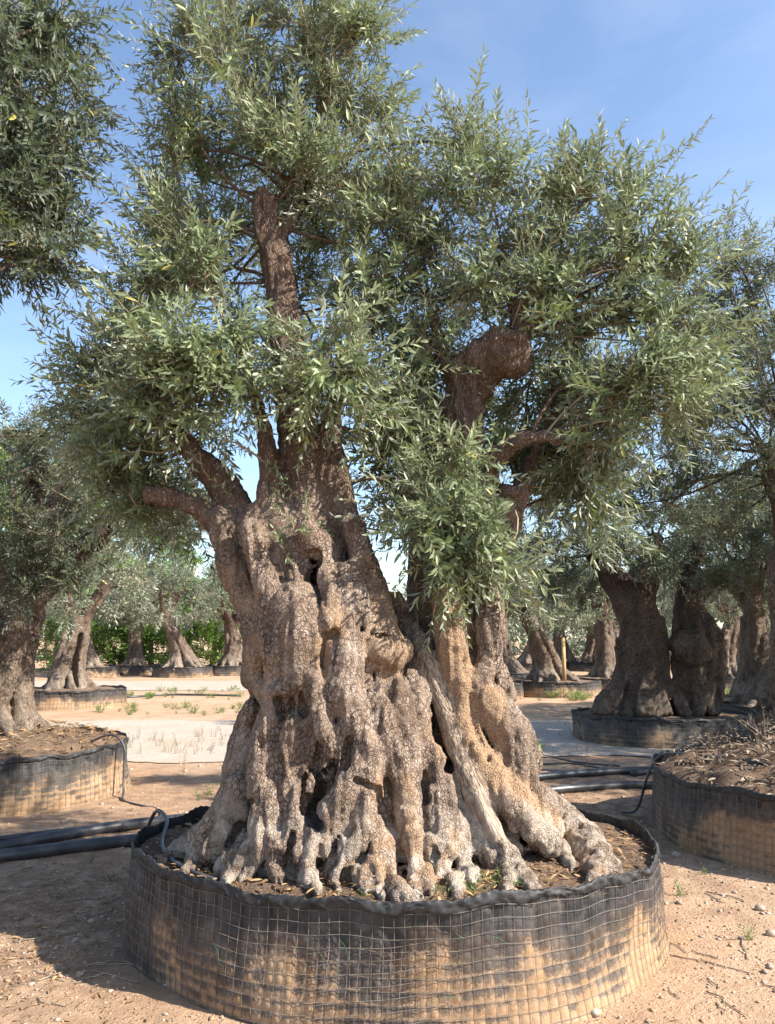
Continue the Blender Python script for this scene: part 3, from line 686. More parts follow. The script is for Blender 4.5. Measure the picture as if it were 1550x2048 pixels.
# furrows along the limbs and trunk are cut by noise later; hollows now
holes = [([(628, 1112, 17), (632, 1160, 20)], 1.0), ([(660, 1530, 11), (648, 1570, 16), (628, 1622, 20), (640, 1660, 10)], .8), ([(767, 1612, 7), (768, 1640, 9)], .6),
 ([(888, 1490, 8), (894, 1510, 14), (898, 1538, 9)], .5), ([(522, 1480, 8), (522, 1490, 6)], .5), ([(560, 1520, 7), (562, 1548, 6)], .5), ([(573, 1570, 6), (573, 1585, 5)], .5),
 ([(722, 1225, 4), (725, 1256, 8), (720, 1285, 4)], .5), ([(511, 1085, 5), (514, 1112, 6)], .6), ([(795, 1690, 7), (801, 1720, 9), (806, 1752, 8)], .8),
 ([(641, 1700, 10), (640, 1728, 13)], .6), ([(867, 1695, 7), (870, 1715, 8)], .6), ([(740, 1690, 5), (742, 1712, 6)], .5), ([(1062, 1722, 20), (1098, 1742, 22)], .9), ([(1020, 1720, 8), (1040, 1715, 10)], .6),
 ([(944, 1278, 9), (947, 1300, 9)], .7), ([(850, 1180, 24), (850, 1215, 24), (852, 1245, 18)], .25), ([(942, 1392, 6), (947, 1430, 9), (958, 1475, 9), (976, 1515, 6)], .7),
 ([(530, 1215, 3), (534, 1245, 5), (536, 1300, 3)], .08), ([(552, 1398, 6), (562, 1418, 7), (566, 1440, 4)], .3), ([(655, 1272, 7), (668, 1268, 7)], .15), ([(1000, 688, 13), (1024, 692, 14)], .9), ([(742, 1268, 3), (765, 1276, 4), (795, 1272, 4), (808, 1290, 3)], .06),
 ([(770, 1110, 30), (785, 1165, 22)], .6), ([(612, 1560, 7), (606, 1620, 7)], .3), ([(700, 1480, 6), (690, 1530, 7)], .2), ([(870, 1440, 6), (876, 1480, 6)], .3), ([(560, 1715, 7), (562, 1722, 6)], .5),
 ([(905, 1720, 8), (908, 1740, 9)], .5), ([(745, 1740, 7), (750, 1765, 8)], .5), ([(712, 1560, 4), (756, 1580, 6), (758, 1620, 6)], .2), ([(848, 1550, 6), (852, 1600, 6)], .3), ([(482, 1650, 6), (460, 1690, 8)], .4),
 ([(505, 1600, 6), (498, 1660, 8)], .3), ([(1045, 1680, 8), (1080, 1715, 10)], .5), ([(960, 1640, 5), (985, 1690, 6)], .4), ([(690, 1745, 7), (696, 1775, 8)], .5), ([(585, 1665, 6), (580, 1720, 8)], .3)]
for pts, deep in holes:
    hs = []
    for px, py, r in pts:
        d = FB.hit(px, py)
        if d is None: continue
        rr = r / F_PX * d; hs.append((px, py, d, rr))
    for i in range(len(hs)):
        j = min(i + 1, len(hs) - 1)
        for dd in np.linspace(0, deep * .22, 3):
            a_, b_ = P(hs[i][0], hs[i][1], hs[i][2] + dd), P(hs[j][0], hs[j][1], hs[j][2] + dd)
            FB.capsule(a_, b_ + 1e-4, hs[i][3], hs[j][3], .012, True)
gX, gY, gZ = FB.grid(np.zeros(3, int), np.minimum(FB.n, [10 ** 6, 10 ** 6, 34]))
FB.f[:, :, :34] = np.maximum(FB.f[:, :, :34], (np.sqrt(((gX - MAIN_C[0]) / 1.34) ** 2 + ((gY - MAIN_C[1]) / 1.01) ** 2) - 1) + 0 * gZ)
tv, tq = FB.mesh()
tn = vert_normals(tv, tq)
limb_w = smoothstep(tv[:, 2] + (fbm(tv * 4, 91, 3) - .5) * .9, 2.0, 2.75)
for k in ('arm', 'shoulder'): limb_w = np.maximum(limb_w, smoothstep(-chain_dist(tv, LC[k][4:]), -.05, -.005))
dead_w = smoothstep(-chain_dist(tv, RID['dead']), -.022, -.004)
dead_w = np.maximum(dead_w, .8 * smoothstep(-chain_dist(tv, LC['rback']), -.05, -.01))
rust_w = smoothstep(-chain_dist(tv, RID['rust']), -.05, -.005) * (1 - dead_w)
rust_w = np.maximum(rust_w, .85 * smoothstep(fbm(tv * np.array((3.4, 3.4, 2.0)), 61, 3), .56, .66) * smoothstep(-tv[:, 2], -2.1, -1.7))
for k in ('cone', 'burl'): rust_w = np.maximum(rust_w, .55 * smoothstep(-chain_dist(tv, RID[k]), -.05, -.005))
pale_w = smoothstep(-tv[:, 2], -.95, -.55)
fl = np.array((13., 13., 3.2)); ns1 = fbm(tv * fl, 21, 3) - .5
fur = -np.abs(fbm(tv * np.array((22., 22., 4.0)), 31, 2) - .5) * 2
lump = fbm(tv * 9.0, 41, 3) - .5; fine = fbm(tv * 38, 51, 2) - .5
disp = ns1 * .026 + lump * .015 + fine * .015 - np.maximum(0, .10 - np.abs(fbm(tv * np.array((13., 13., 1.5)), 35, 2) - .5)) * .15 * (1 - dead_w) + fur * (.014 + .016 * limb_w) 
disp += pale_w * ((fbm(tv * np.array((26., 26., 6.)), 71, 3) - .5) * .026 - np.abs(fbm(tv * np.array((17., 17., 3.)), 73, 2) - .5) * .035 + .010)
stub = np.maximum(smoothstep(-chain_dist(tv, LC['rstem'][10:]), -.08, -.01), smoothstep(-chain_dist(tv, LC['stem'][22:]), -.06, -.01))
disp += stub * ((fbm(tv * np.array((11., 11., 6.)), 95, 3) - .5) * .13 - np.abs(fbm(tv * np.array((20., 20., 5.)), 97, 2) - .5) * .07)
disp = disp * (1 - .6 * dead_w) + dead_w * (fbm((tv @ np.array(((.92, 0, .38), (0, 1, 0), (.38, 0, -.92)))) * np.array((26., 20., .5)), 81, 2) - .5) * .026
tv = tv + tn * disp[:, None]
big_tree = root('olive_tree', (MAIN_C[0], MAIN_C[1], SOIL_Z), 'huge gnarled olive with pale fluted trunk and two leafy stems, in the mud-stained oval planter', 'tree')
link('trunk', mesh_np('trunk', tv, tq, np.full(len(tq), 4), {'limb': limb_w, 'dead': dead_w, 'rust': rust_w, 'pale': pale_w}, True), BARK, big_tree)
print('trunk verts', len(tv))

cr = Crown(7)
SRC = np.concatenate([c[2:, :3] for c in LC.values()])
def nearest(p):
    w = np.array((1, 1, 1.0)); d = np.linalg.norm((SRC - p) * w, axis=1) + .5 * np.maximum(0, SRC[:, 2] - p[2]); return SRC[np.argsort(d)[cr.rs.randint(0, 7)]]
blobs = [
 (560, 120, 4.7, 95), (660, 115, 4.5, 85), (450, 150, 4.5, 85), (385, 240, 4.7, 85), (520, 235, 4.9, 95), (650, 240, 4.7, 85), (735, 250, 4.7, 75), (360, 320, 4.7, 55),
 (410, 360, 5.0, 80), (570, 330, 5.1, 85), (690, 370, 4.6, 85), (775, 390, 4.8, 70), (330, 430, 4.7, 50), (370, 460, 4.5, 70), (670, 480, 5.0, 80), (745, 490, 4.7, 80),
 (280, 565, 4.6, 50), (340, 565, 4.5, 75), (390, 570, 4.45, 70), (725, 600, 4.65, 70), (440, 480, 5.1, 70),
 (225, 680, 4.6, 60), (310, 680, 4.4, 80), (425, 685, 4.3, 75), (520, 700, 4.9, 70), (660, 705, 4.15, 75), (210, 795, 4.6, 55), (285, 800, 4.4, 75), (405, 800, 4.25, 75),
 (480, 760, 4.2, 50), (650, 770, 4.2, 55), (740, 760, 4.25, 70), (235, 890, 4.6, 60), (300, 920, 4.8, 60), (190, 870, 4.8, 50), (770, 860, 4.7, 50), (320, 1010, 4.75, 45), (250, 960, 4.7, 45),
 (880, 380, 4.6, 75), (980, 370, 4.6, 75), (1080, 395, 4.7, 80), (1180, 395, 4.6, 75), (1260, 435, 4.6, 65), (870, 475, 4.7, 85), (990, 485, 4.6, 85), (1110, 500, 4.7, 85),
 (1220, 515, 4.5, 80), (1305, 530, 4.6, 65), (860, 585, 4.8, 80), (960, 590, 4.95, 75), (1100, 590, 5.0, 75), (1190, 620, 4.6, 80), (1295, 630, 4.6, 75), (1365, 645, 4.7, 50),
 (820, 680, 4.95, 75), (1150, 710, 4.8, 75), (1245, 730, 4.5, 75), (1330, 745, 4.6, 55), (1140, 800, 4.9, 65), (1230, 815, 4.45, 70), (1310, 815, 4.5, 50), (800, 780, 4.8, 65),
 (880, 830, 5.15, 65), (1190, 900, 4.55, 65), (1150, 920, 4.9, 45), (1170, 960, 4.9, 40), (815, 920, 4.7, 55), (890, 945, 4.3, 50), (860, 1020, 4.25, 55), (925, 1060, 4.22, 34),
 (1000, 1110, 4.3, 22), (890, 1105, 4.25, 34), (830, 990, 4.5, 40), (1010, 900, 5.0, 60), (1060, 760, 5.1, 70), (760, 600, 4.9, 75), (600, 600, 5.1, 70), (600, 420, 5.1, 70), (770, 690, 4.9, 60), (800, 950, 5.25, 55), (780, 880, 5.35, 55), (815, 1030, 5.3, 36), (1110, 890, 5.0, 50), (1085, 960, 5.15, 40), (1180, 1000, 5.0, 34), (1060, 590, 4.5, 50), (1130, 640, 4.5, 55), (960, 560, 4.5, 50), (520, 300, 4.5, 40), (590, 330, 4.5, 45), (320, 800, 4.22, 55), (370, 720, 4.15, 60), (190, 740, 4.8, 45), (470, 60, 4.7, 60), (610, 40, 4.6, 60), (720, 80, 4.6, 55), (380, 110, 4.6, 55), (800, 460, 4.6, 70), (930, 300, 4.7, 50), (1360, 560, 4.7, 45), (1400, 720, 4.7, 40), (860, 700, 4.6, 50), (235, 950, 4.8, 40),
 (340, 700, 5.6, 80), (450, 600, 5.7, 90), (600, 720, 5.8, 90), (400, 850, 5.5, 85), (550, 500, 5.8, 90), (650, 860, 5.7, 70), (750, 600, 5.8, 90), (850, 760, 5.8, 80), (950, 620, 5.8, 90), (1100, 660, 5.7, 90), (1200, 760, 5.6, 80), (700, 450, 5.8, 85), (360, 560, 5.6, 70), (1000, 800, 5.9, 80), (1140, 860, 5.6, 75), (850, 900, 5.7, 60), (600, 270, 5.5, 85), (480, 370, 5.6, 85), (1060, 900, 5.4, 60)]
for px, py, d, r in blobs:
    c = P(px, py, d); m = r / F_PX * d * .84
    cr.blob(c, (m, m * 1.05, m), nearest(c), nb=9 if d < 5.3 else 7, ns=6, L=.34, leaf=.082, up=.65 if py < 640 else .15, gap=.031, r=.008, width=.26)
    if py < 560 or px > 1180:       # long whips at the outside of the crown
        o_ = nrm(c - P(560 if px < 800 else 1010, 560, 4.7)) + np.array((0, 0, .9))
        for k in range(4):
            q_ = c + nrm(o_) * m * .5 + cr.rs.normal(0, .08, 3); cr.shoot(q_, o_ + cr.rs.normal(0, .35, 3), cr.rs.uniform(.34, .58), .080, .032, .04, r=.003, width=.25)
spikes = [((345, 18), (400, 150), 4.5), ((415, 8), (430, 130), 4.6), ((492, 20), (500, 130), 4.6), ((548, -15), (545, 110), 4.7), ((645, 25), (630, 130), 4.5), ((700, -10), (660, 120), 4.5), ((805, 5), (705, 130), 4.5),
 ((775, 60), (700, 170), 4.6), ((822, 175), (750, 240), 4.7), ((300, 120), (350, 230), 4.6), ((850, 270), (770, 330), 4.7), ((1020, 243), (990, 350), 4.6), ((940, 285), (930, 360), 4.6),
 ((1195, 265), (1145, 375), 4.6), ((1128, 330), (1100, 390), 4.6), ((1325, 292), (1240, 410), 4.6), ((1358, 395), (1290, 490), 4.6), ((1400, 470), (1330, 540), 4.6), ((1472, 685), (1370, 690), 4.7), ((1455, 625), (1370, 650), 4.7),
 ((1415, 795), (1300, 835), 4.4), ((1375, 745), (1290, 770), 4.4), ((1265, 975), (1190, 950), 4.8), ((1215, 1010), (1150, 960), 4.8), ((1112, 1150), (1000, 1125), 4.2), ((125, 540), (230, 590), 4.6),
 ((95, 600), (195, 640), 4.6), ((60, 730), (180, 760), 4.6), ((110, 700), (200, 720), 4.7), ((90, 810), (180, 820), 4.7), ((775, 610), (660, 650), 4.1), ((840, 700), (720, 700), 4.15), ((790, 830), (690, 800), 4.1), ((730, 690), (640, 740), 4.05),
 ((175, 640), (250, 690), 4.3), ((200, 930), (280, 900), 4.3), ((330, 960), (400, 905), 4.25), ((470, 935), (440, 880), 4.2), ((255, 1040), (300, 1000), 4.7), ((400, 1130), (370, 1050), 4.9), ((360, 1110), (340, 1040), 4.8), ((425, 1150), (400, 1070), 4.9)]
for tip, base, d in spikes:
    a_, b_ = P(*base, d), P(*tip, d); v = b_ - a_; L = np.linalg.norm(v)
    cr.branch(nearest(a_), a_, .008, .004, .05, 6, 4, False)
    cr.shoot(a_, v, L, .086, .026, .02, r=.003, width=.25)
    for f in (.15, .4):
        cr.shoot(a_ + v * f, nrm(v) + cr.rs.normal(0, .45, 3), L * .6, .078, .027, width=.25)
for px, py in ((585, 1045), (612, 1030), (640, 1050), (560, 1085), (572, 1110), (550, 975), (545, 930), (560, 1010), (455, 985), (620, 1065), (905, 1235), (908, 1250), (700, 975), (720, 960), (948, 1300), (890, 1140), (930, 1130), (960, 1150), (1080, 1490), (930, 980), (880, 900), (960, 870), (600, 1000)):
    d = FB.hit(px, py)
    if d:
        b_ = P(px, py, d - .005)
        for k in range(3): cr.shoot(b_, np.array((0, -.9, .3)) + cr.rs.normal(0, .6, 3), cr.rs.uniform(.06, .13), .045, .022)
LA = cr.arrays()
# the leaves that show largest are single leaves, the rest one mass
depth = LA[:, 1]; sx = 775 + LA[:, 0] / depth * F_PX * 1.0
face = np.abs((nrm(LA[:, 0:3] - np.array((0, 0, CAM_Z))) * LA[:, 6:9]).sum(1))
score = LA[:, 9] / depth * (.3 + face); score[(sx < 30) | (sx > 1520)] = 0
order = np.argsort(-score); single = order[:300]; rest = np.setdiff1d(np.arange(len(LA)), single)
crown_o = tag(link('crown', leaf_mesh('crown', LA[rest], LA[rest, 1] < 4.36), LEAF, big_tree), kind='stuff')
tag(link('twigs', cr.tw.mesh('twigs'), TWIG, crown_o), kind='stuff')
off = 0
for v_, f_, c_ in zip(cr.br.v, cr.br.f, cr.br.c):
    link('branch', mesh_np('branch', v_, f_ - off, c_, {'limb': np.ones(len(v_))}, True), BARK, big_tree); off += len(v_)
tplm = mesh_np('leaf', TPL8 * np.array((1, .5, 1)), np.concatenate((F8T.ravel(), F8Q.ravel())), [3, 3, 3, 3, 4, 4]); tplm.materials.append(LEAF_OBJ)
for i in single:
    p, d, nm, ll, w = LA[i, 0:3], nrm(LA[i, 3:6]), LA[i, 6:9], LA[i, 9], LA[i, 10]
    sd = nrm(np.cross(nm, d)); nm = np.cross(d, sd)
    o = link('leaf', tplm, None, crown_o)
    mt = Matrix(np.column_stack((d, sd, nm)).tolist()).to_4x4()
    o.matrix_basis = Matrix.Translation(Vector(p.tolist())) @ mt @ Matrix.Diagonal((ll, w, ll, 1))
print('main leaves', len(LA))

# ------------------------------------------------------------------ the other old olives of the nursery
def old_trunk(seed, H=1.7, rb=.5, rt=.26, lean=(0, 0), limbs=4, h=.034, twist=.5, cords=12, split=False, base=(0, 0, 0), limb_dirs=None, limb_len=1.0):
    rs = np.random.RandomState(seed); W = 1.35 + max(abs(lean[0]), abs(lean[1])) + limb_len * .8
    F = Field((-W, -W, -.12), (W, W, H + limb_len + .6), h)
    ctr = lambda z: np.array((lean[0] * (max(z, 0) / H) ** 1.15 + .05 * math.sin(z * 2.3 + seed), lean[1] * (max(z, 0) / H) ** 1.15 + .05 * math.cos(z * 1.9 + seed), z))
    rad = lambda z: rt + (rb - rt) * math.exp(-max(z, 0) / (.30 * H))
    zs = np.linspace(-.1, H, 9); F.chain([np.append(ctr(z), rad(z) * .66) for z in zs], .05)
    for i in range(cords):
        a0 = 6.283 * i / cords + rs.normal(0, .16); tw = twist * rs.uniform(.5, 1.4); top = H * rs.uniform(.55, 1.0); c = []
        for z in np.linspace(-.08, top, 9):
            a = a0 + tw * z; r = rad(z) * (.80 + .08 * math.sin(z * 4 + i)); c.append(np.append(ctr(z) + (r * math.cos(a), r * math.sin(a), 0), (.05 + .16 * rad(z)) * rs.uniform(.8, 1.2) * (1 - .3 * z / H)))
        F.chain(np.array(c), .010)
    for i in range(10):
        a = 6.283 * i / 10 + rs.normal(0, .25); r1 = rb * rs.uniform(1.15, 1.6); p0 = ctr(.35); 
        F.chain(np.array([np.append(p0 + (rad(.35) * .85 * math.cos(a), rad(.35) * .85 * math.sin(a), 0), .085), (rb * math.cos(a + .1), rb * math.sin(a + .1), .10, .075), (r1 * math.cos(a + .2), r1 * math.sin(a + .2), -.05, .045)]), .03)
    tips = []
    dirs = limb_dirs or [(math.cos(6.283 * i / limbs + seed), math.sin(6.283 * i / limbs + seed), rs.uniform(.5, 1.2)) for i in range(limbs)]
    for d in dirs:
        d = np.asarray(d, float); L = limb_len * rs.uniform(.85, 1.15); d = nrm(d)
        p0 = ctr(H - .35); p1 = ctr(H - .1) + d * (.3 * L) + (0, 0, .05); p2 = p1 + d * .4 * L + (0, 0, .12 * L); p3 = p2 + nrm(d + (0, 0, .5)) * .35 * L
        F.chain(np.array([np.append(p0, rt * .66), np.append(p1, rt * .50), np.append(p2, rt * .36), np.append(p3, rt * .22)]), .05); tips.append(p3); tips.append(p2)
    if split:
        for z in np.linspace(.0, H * .75, 14): F.capsule(ctr(z) + (.05, -rad(z) - .1, 0), ctr(z) + (.05, -.05, 0), .035 + .05 * math.sin(z * 2.2), .05, .03, True)
    v, q = F.mesh(); n = vert_normals(v, q)
    v = v + n * ((fbm(v * np.array((9., 9., 2.6)), seed, 3) - .5) * .06 + (fbm(v * 13, seed + 3, 2) - .5) * .045)[:, None]
    at = {'limb': smoothstep(v[:, 2], H * .75, H * 1.15) * .8, 'dead': .6 * smoothstep(fbm(v * np.array((5., 5., .8)), seed + 7, 2), .60, .75) * smoothstep(-v[:, 2], -1.6, -.9), 'rust': np.zeros(len(v)), 'pale': smoothstep(-v[:, 2], -.6, -.1) * .8}
    v = v + np.asarray(base)
    return mesh_np('trunk', v, q, np.full(len(q), 4), at, True), [t + np.asarray(base) for t in tips]
def olive(label, base, trunk, tips, blobs, seed, leaf=.062, gap=.028, L=.26, nb=9, ns=5, mat=None, detail=False, group=None, extra=None, r=.012, up=.35, width=.30, bark=None):
    o = root('olive_tree', base, label, 'tree', group)
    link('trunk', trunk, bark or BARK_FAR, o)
    c = Crown(seed); T = np.array(tips)
    for q in blobs:
        p = np.asarray(q[:3], float); m = q[3]; src = T[np.argmin(np.linalg.norm(T - p, axis=1))]
        c.blob(p, (m, m, m * .9), src, nb=nb, ns=ns, L=L, leaf=leaf, gap=gap, r=r, up=up, width=width)
    if extra: extra(c, T)
    A = c.arrays(); k = tag(link('crown', leaf_mesh('crown', A, A[:, 1] < 4.15 if detail else False), mat or LEAF_MID, o), kind='stuff')
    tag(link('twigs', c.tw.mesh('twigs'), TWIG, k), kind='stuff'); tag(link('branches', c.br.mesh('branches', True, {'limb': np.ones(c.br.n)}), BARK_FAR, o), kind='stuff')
    return o
def ring(seed, c, R_, zr, n, m):            # blob centres of a rounded crown
    rs = np.random.RandomState(seed); out = []
    for i in range(n):
        a = i * 2.39996 + rs.normal(0, .2); f = math.sqrt((i + .6) / n); z = zr[0] + (zr[1] - zr[0]) * (1 - f ** 2.2) * rs.uniform(.6, 1.05) + rs.uniform(0, .35) * (zr[1] - zr[0]) * f
        out.append((c[0] + R_ * f * math.cos(a), c[1] + R_ * f * math.sin(a), z, m * rs.uniform(.8, 1.2)))
    return out

# neighbour standing just outside the frame whose branches hang in at the upper corner
TLB = (-4.15, 3.75, .42)
tm, tt = old_trunk(101, 1.7, .5, .28, (.5, .1), 4, .036, base=TLB, limb_dirs=[(1, .15, .9), (.8, .3, 1.4), (-.7, -.3, 1), (-.2, .8, 1)])
planter('round black cloth planter under the olive that hangs in at the upper corner', TLB[0], TLB[1], 1.1, 1.05, .47, 41, .06, (3, 3), 0, .06)
tlb = [(P(px, py, d)[0], d, P(px, py, d)[2], r / F_PX * d) for px, py, d, r in ((40, 40, 4.2, 85), (130, 50, 4.3, 55), (20, 140, 4.1, 85), (115, 150, 4.3, 65), (30, 240, 4.2, 85), (125, 240, 4.3, 55), (40, 340, 4.2, 80), (125, 330, 4.3, 45), (20, 430, 4.2, 70), (105, 440, 4.3, 40), (15, 510, 4.2, 40), (95, 500, 4.2, 30), (-90, 80, 4.2, 90), (-100, 240, 4.2, 90), (-100, 400, 4.2, 80), (90, 100, 4.6, 70), (70, 300, 4.6, 70), (60, 420, 4.5, 60))]
tlb += [(-3.9, 3.7, 3.6, .4), (-4.6, 3.3, 3.2, .4), (-4.3, 4.4, 3.2, .4), (-3.4, 4.0, 4.4, .4), (-4.2, 3.6, 4.3, .4)]
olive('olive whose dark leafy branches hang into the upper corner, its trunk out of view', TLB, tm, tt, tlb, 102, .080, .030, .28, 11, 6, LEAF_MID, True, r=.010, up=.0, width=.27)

# old olive beyond the left planter, arm reaching right
LB = (-4.30, 8.6, .44)
tm, tt = old_trunk(111, 1.75, .62, .30, (.15, 0), 4, .03, base=LB, twist=.2, cords=11, limb_dirs=[(1, -.15, .42), (-.5, -.4, 1.0), (.25, .5, 1.1), (.4, -.5, 1.2)], limb_len=1.5)
planter('black cloth planter stained yellow-brown, heaped with dark soil, a hose hung over its hem', LB[0], LB[1], 1.48, 1.34, .50, 42, .055, (4, 4), .16, .20)
lb = ring(5, (-3.9, 8.5), 2.0, (2.6, 3.9), 24, .40) + [(-2.3, 8.3, 2.75, .3), (-2.6, 8.6, 3.2, .35), (-2.0, 8.4, 3.1, .3), (-3.2, 7.9, 2.3, .28), (-3.7, 7.8, 2.2, .3), (-4.2, 7.7, 2.2, .3), (-3.4, 8.0, 2.7, .3), (-4.3, 7.6, 2.9, .4)] + [(P(px, py, d)[0], d, P(px, py, d)[2], r / F_PX * d) for px, py, d, r in ((30, 1120, 7.7, 45), (90, 1140, 7.7, 40), (150, 1160, 7.8, 35), (60, 1195, 7.7, 30), (200, 1040, 7.9, 45), (280, 1060, 8.0, 45), (350, 1080, 8.2, 40), (140, 1000, 7.8, 50), (50, 950, 7.8, 55), (240, 960, 7.9, 50), (340, 1000, 8.2, 45), (20, 860, 7.9, 55), (100, 860, 8.0, 55), (180, 900, 8.0, 50), (270, 880, 8.3, 50), (20, 1040, 7.6, 45), (390, 1040, 8.4, 35), (110, 1070, 7.6, 40))]
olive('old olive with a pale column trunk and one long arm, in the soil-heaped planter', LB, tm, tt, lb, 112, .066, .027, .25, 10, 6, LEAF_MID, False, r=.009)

# olive beside the right edge with its heaped planter
RB = (3.78, 6.95, .48)
tm, tt = old_trunk(121, 2.0, .42, .30, (.05, .1), 4, .032, base=RB, limb_dirs=[(.1, .4, 1.4), (.5, -.3, 1.2), (.7, .3, 1), (-.3, .5, 1.6)], limb_len=.9)
planter('big black cloth planter heaped with grey soil and dry weeds, loose black hem', 3.88, 6.65, 1.62, 1.58, .52, 43, .05, (4, 4), .18, .42)
rbl = ring(6, (4.1, 7.2), 1.6, (2.8, 5.0), 22, .40) + [(P(px, py, d)[0], d, P(px, py, d)[2], r / F_PX * d) for px, py, d, r in ((1470, 520, 7.0, 60), (1460, 600, 7.1, 70), (1520, 560, 7.0, 70), (1440, 690, 7.3, 75), (1520, 690, 7.0, 70), (1450, 790, 7.3, 75), (1520, 800, 6.9, 70), (1400, 860, 7.4, 70), (1480, 890, 7.2, 70), (1370, 770, 7.6, 60), (1400, 960, 7.6, 60), (1490, 980, 7.3, 55), (1300, 930, 7.8, 60), (1340, 1010, 7.9, 55), (1250, 1010, 8.0, 55), (1440, 1050, 7.8, 45))]
def rex(c, T):
    for tip, bs in (((1465, 415), (1470, 520)), ((1440, 450), (1450, 540)), ((1545, 430), (1530, 540)), ((1500, 480), (1500, 560))):
        a_, b_ = P(*bs, 7.0), P(*tip, 7.0)
        c.branch(T[np.argmin(np.linalg.norm(T - a_, axis=1))], a_, .01, .004, .05, 6, 4, False)
        for k in range(4): c.shoot(a_ + (b_ - a_) * k * .2 + c.rs.normal(0, .03, 3), b_ - a_ + c.rs.normal(0, .06, 3), np.linalg.norm(b_ - a_) * (1 - .15 * k), .06, .022)
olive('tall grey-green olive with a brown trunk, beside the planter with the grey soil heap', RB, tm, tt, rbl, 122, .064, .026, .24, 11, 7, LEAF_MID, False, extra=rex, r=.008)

# two-legged olive in the shade: a column and a huge burl
MB_ = (4.28, 12.7, .38)
F = Field((3.0, 11.6, .3), (6.2, 13.8, 3.9), .03)
def pc(px, py, d, r): return np.append(P(px, py, d), r / F_PX * d)
for ch in ([(1285, 1420, 12.6, 62), (1280, 1370, 12.6, 50), (1282, 1310, 12.6, 46), (1283, 1250, 12.6, 44), (1265, 1200, 12.6, 46), (1225, 1160, 12.6, 28), (1185, 1110, 12.6, 18)],
           [(1270, 1210, 12.7, 40), (1290, 1150, 12.8, 34), (1310, 1080, 12.8, 22)],
           [(1398, 1420, 12.75, 38), (1392, 1370, 12.75, 46), (1396, 1320, 12.75, 52), (1392, 1270, 12.75, 50), (1380, 1230, 12.8, 36), (1370, 1160, 12.9, 24), (1400, 1080, 12.9, 16)],
           [(1420, 1300, 12.6, 34), (1428, 1340, 12.6, 30), (1425, 1380, 12.65, 26), (1418, 1420, 12.7, 22)], [(1368, 1290, 12.4, 34), (1385, 1300, 12.35, 40)],
           [(1380, 1200, 12.9, 26), (1440, 1150, 12.9, 20), (1500, 1120, 12.9, 14)]):
    F.chain(np.array([pc(*q) for q in ch]), .05)
F.f += .045
rs = np.random.RandomState(9)
for k in range(40):
    x0 = rs.uniform(1236, 1330) if k < 22 else rs.uniform(1350, 1445); pts = []
    for j, py in enumerate(np.linspace(rs.uniform(1235, 1330), 1425, 6)):
        w = smoothstep(np.array(py), 1340, 1425) if k < 22 else 0
        pts.append(pc(x0 + (x0 - 1283) * w * 1.1, py, 12.33 - .22 * float(w) + .12 * abs(x0 - (1283 if k < 22 else 1398)) / 40 , rs.uniform(5, 9)))
    F.chain(np.array(pts), .010)
v, q = F.mesh(); n = vert_normals(v, q); v = v + n * ((fbm(v * np.array((9., 9., 3.)), 7, 3) - .5) * .07 + (fbm(v * 14, 8, 2) - .5) * .05)[:, None]
tm = mesh_np('trunk', v, q, np.full(len(q), 4), {'limb': smoothstep(v[:, 2], 1.9, 2.6), 'dead': v[:, 0] * 0, 'rust': v[:, 0] * 0, 'pale': smoothstep(-v[:, 2], -.9, -.4)}, True)
tt = [P(1185, 1110, 12.6), P(1310, 1080, 12.8), P(1400, 1080, 12.9), P(1500, 1120, 12.9)]
planter('dark sagging black cloth planter under the two-legged olive with a huge burl', 4.32, 12.75, 1.36, 1.15, .43, 44, .06, (3, 3), -.12, .03)
mbl = [(P(px, py, d)[0], d, P(px, py, d)[2], r / F_PX * d) for px, py, d, r in ((1085, 1000, 12.9, 60), (1060, 1075, 12.9, 50), (1120, 930, 13.0, 60), (1060, 930, 13.2, 50), (1170, 1190, 12.9, 30), (1100, 1170, 13.0, 34), (1150, 1080, 12.4, 50), (1210, 1040, 12.2, 55), (1270, 1050, 12.0, 50), (1330, 1050, 12.0, 50), (1390, 1060, 12.0, 50), (1450, 1070, 12.1, 50), (1510, 1080, 12.2, 50), (1110, 1030, 12.6, 50), (1180, 960, 12.6, 60), (1260, 960, 12.4, 60), (1340, 950, 12.5, 60), (1430, 960, 12.5, 60), (1510, 980, 12.6, 60), (1220, 870, 12.9, 60), (1320, 860, 12.9, 60), (1420, 870, 12.9, 60), (1350, 1140, 11.9, 35), (1410, 1150, 11.9, 40), (1460, 1150, 12.0, 40), (1250, 1110, 11.9, 32), (1150, 1150, 12.6, 34), (1110, 1110, 12.7, 40), (1300, 1130, 11.9, 26), (1500, 1170, 12.3, 35))]
olive('shaded olive with two legs, a column and a huge burl, dark gap between', MB_, tm, tt, mbl, 132, .085, .034, .27, 12, 7, LEAF_MID, False, r=.009, bark=BARK_DARK)

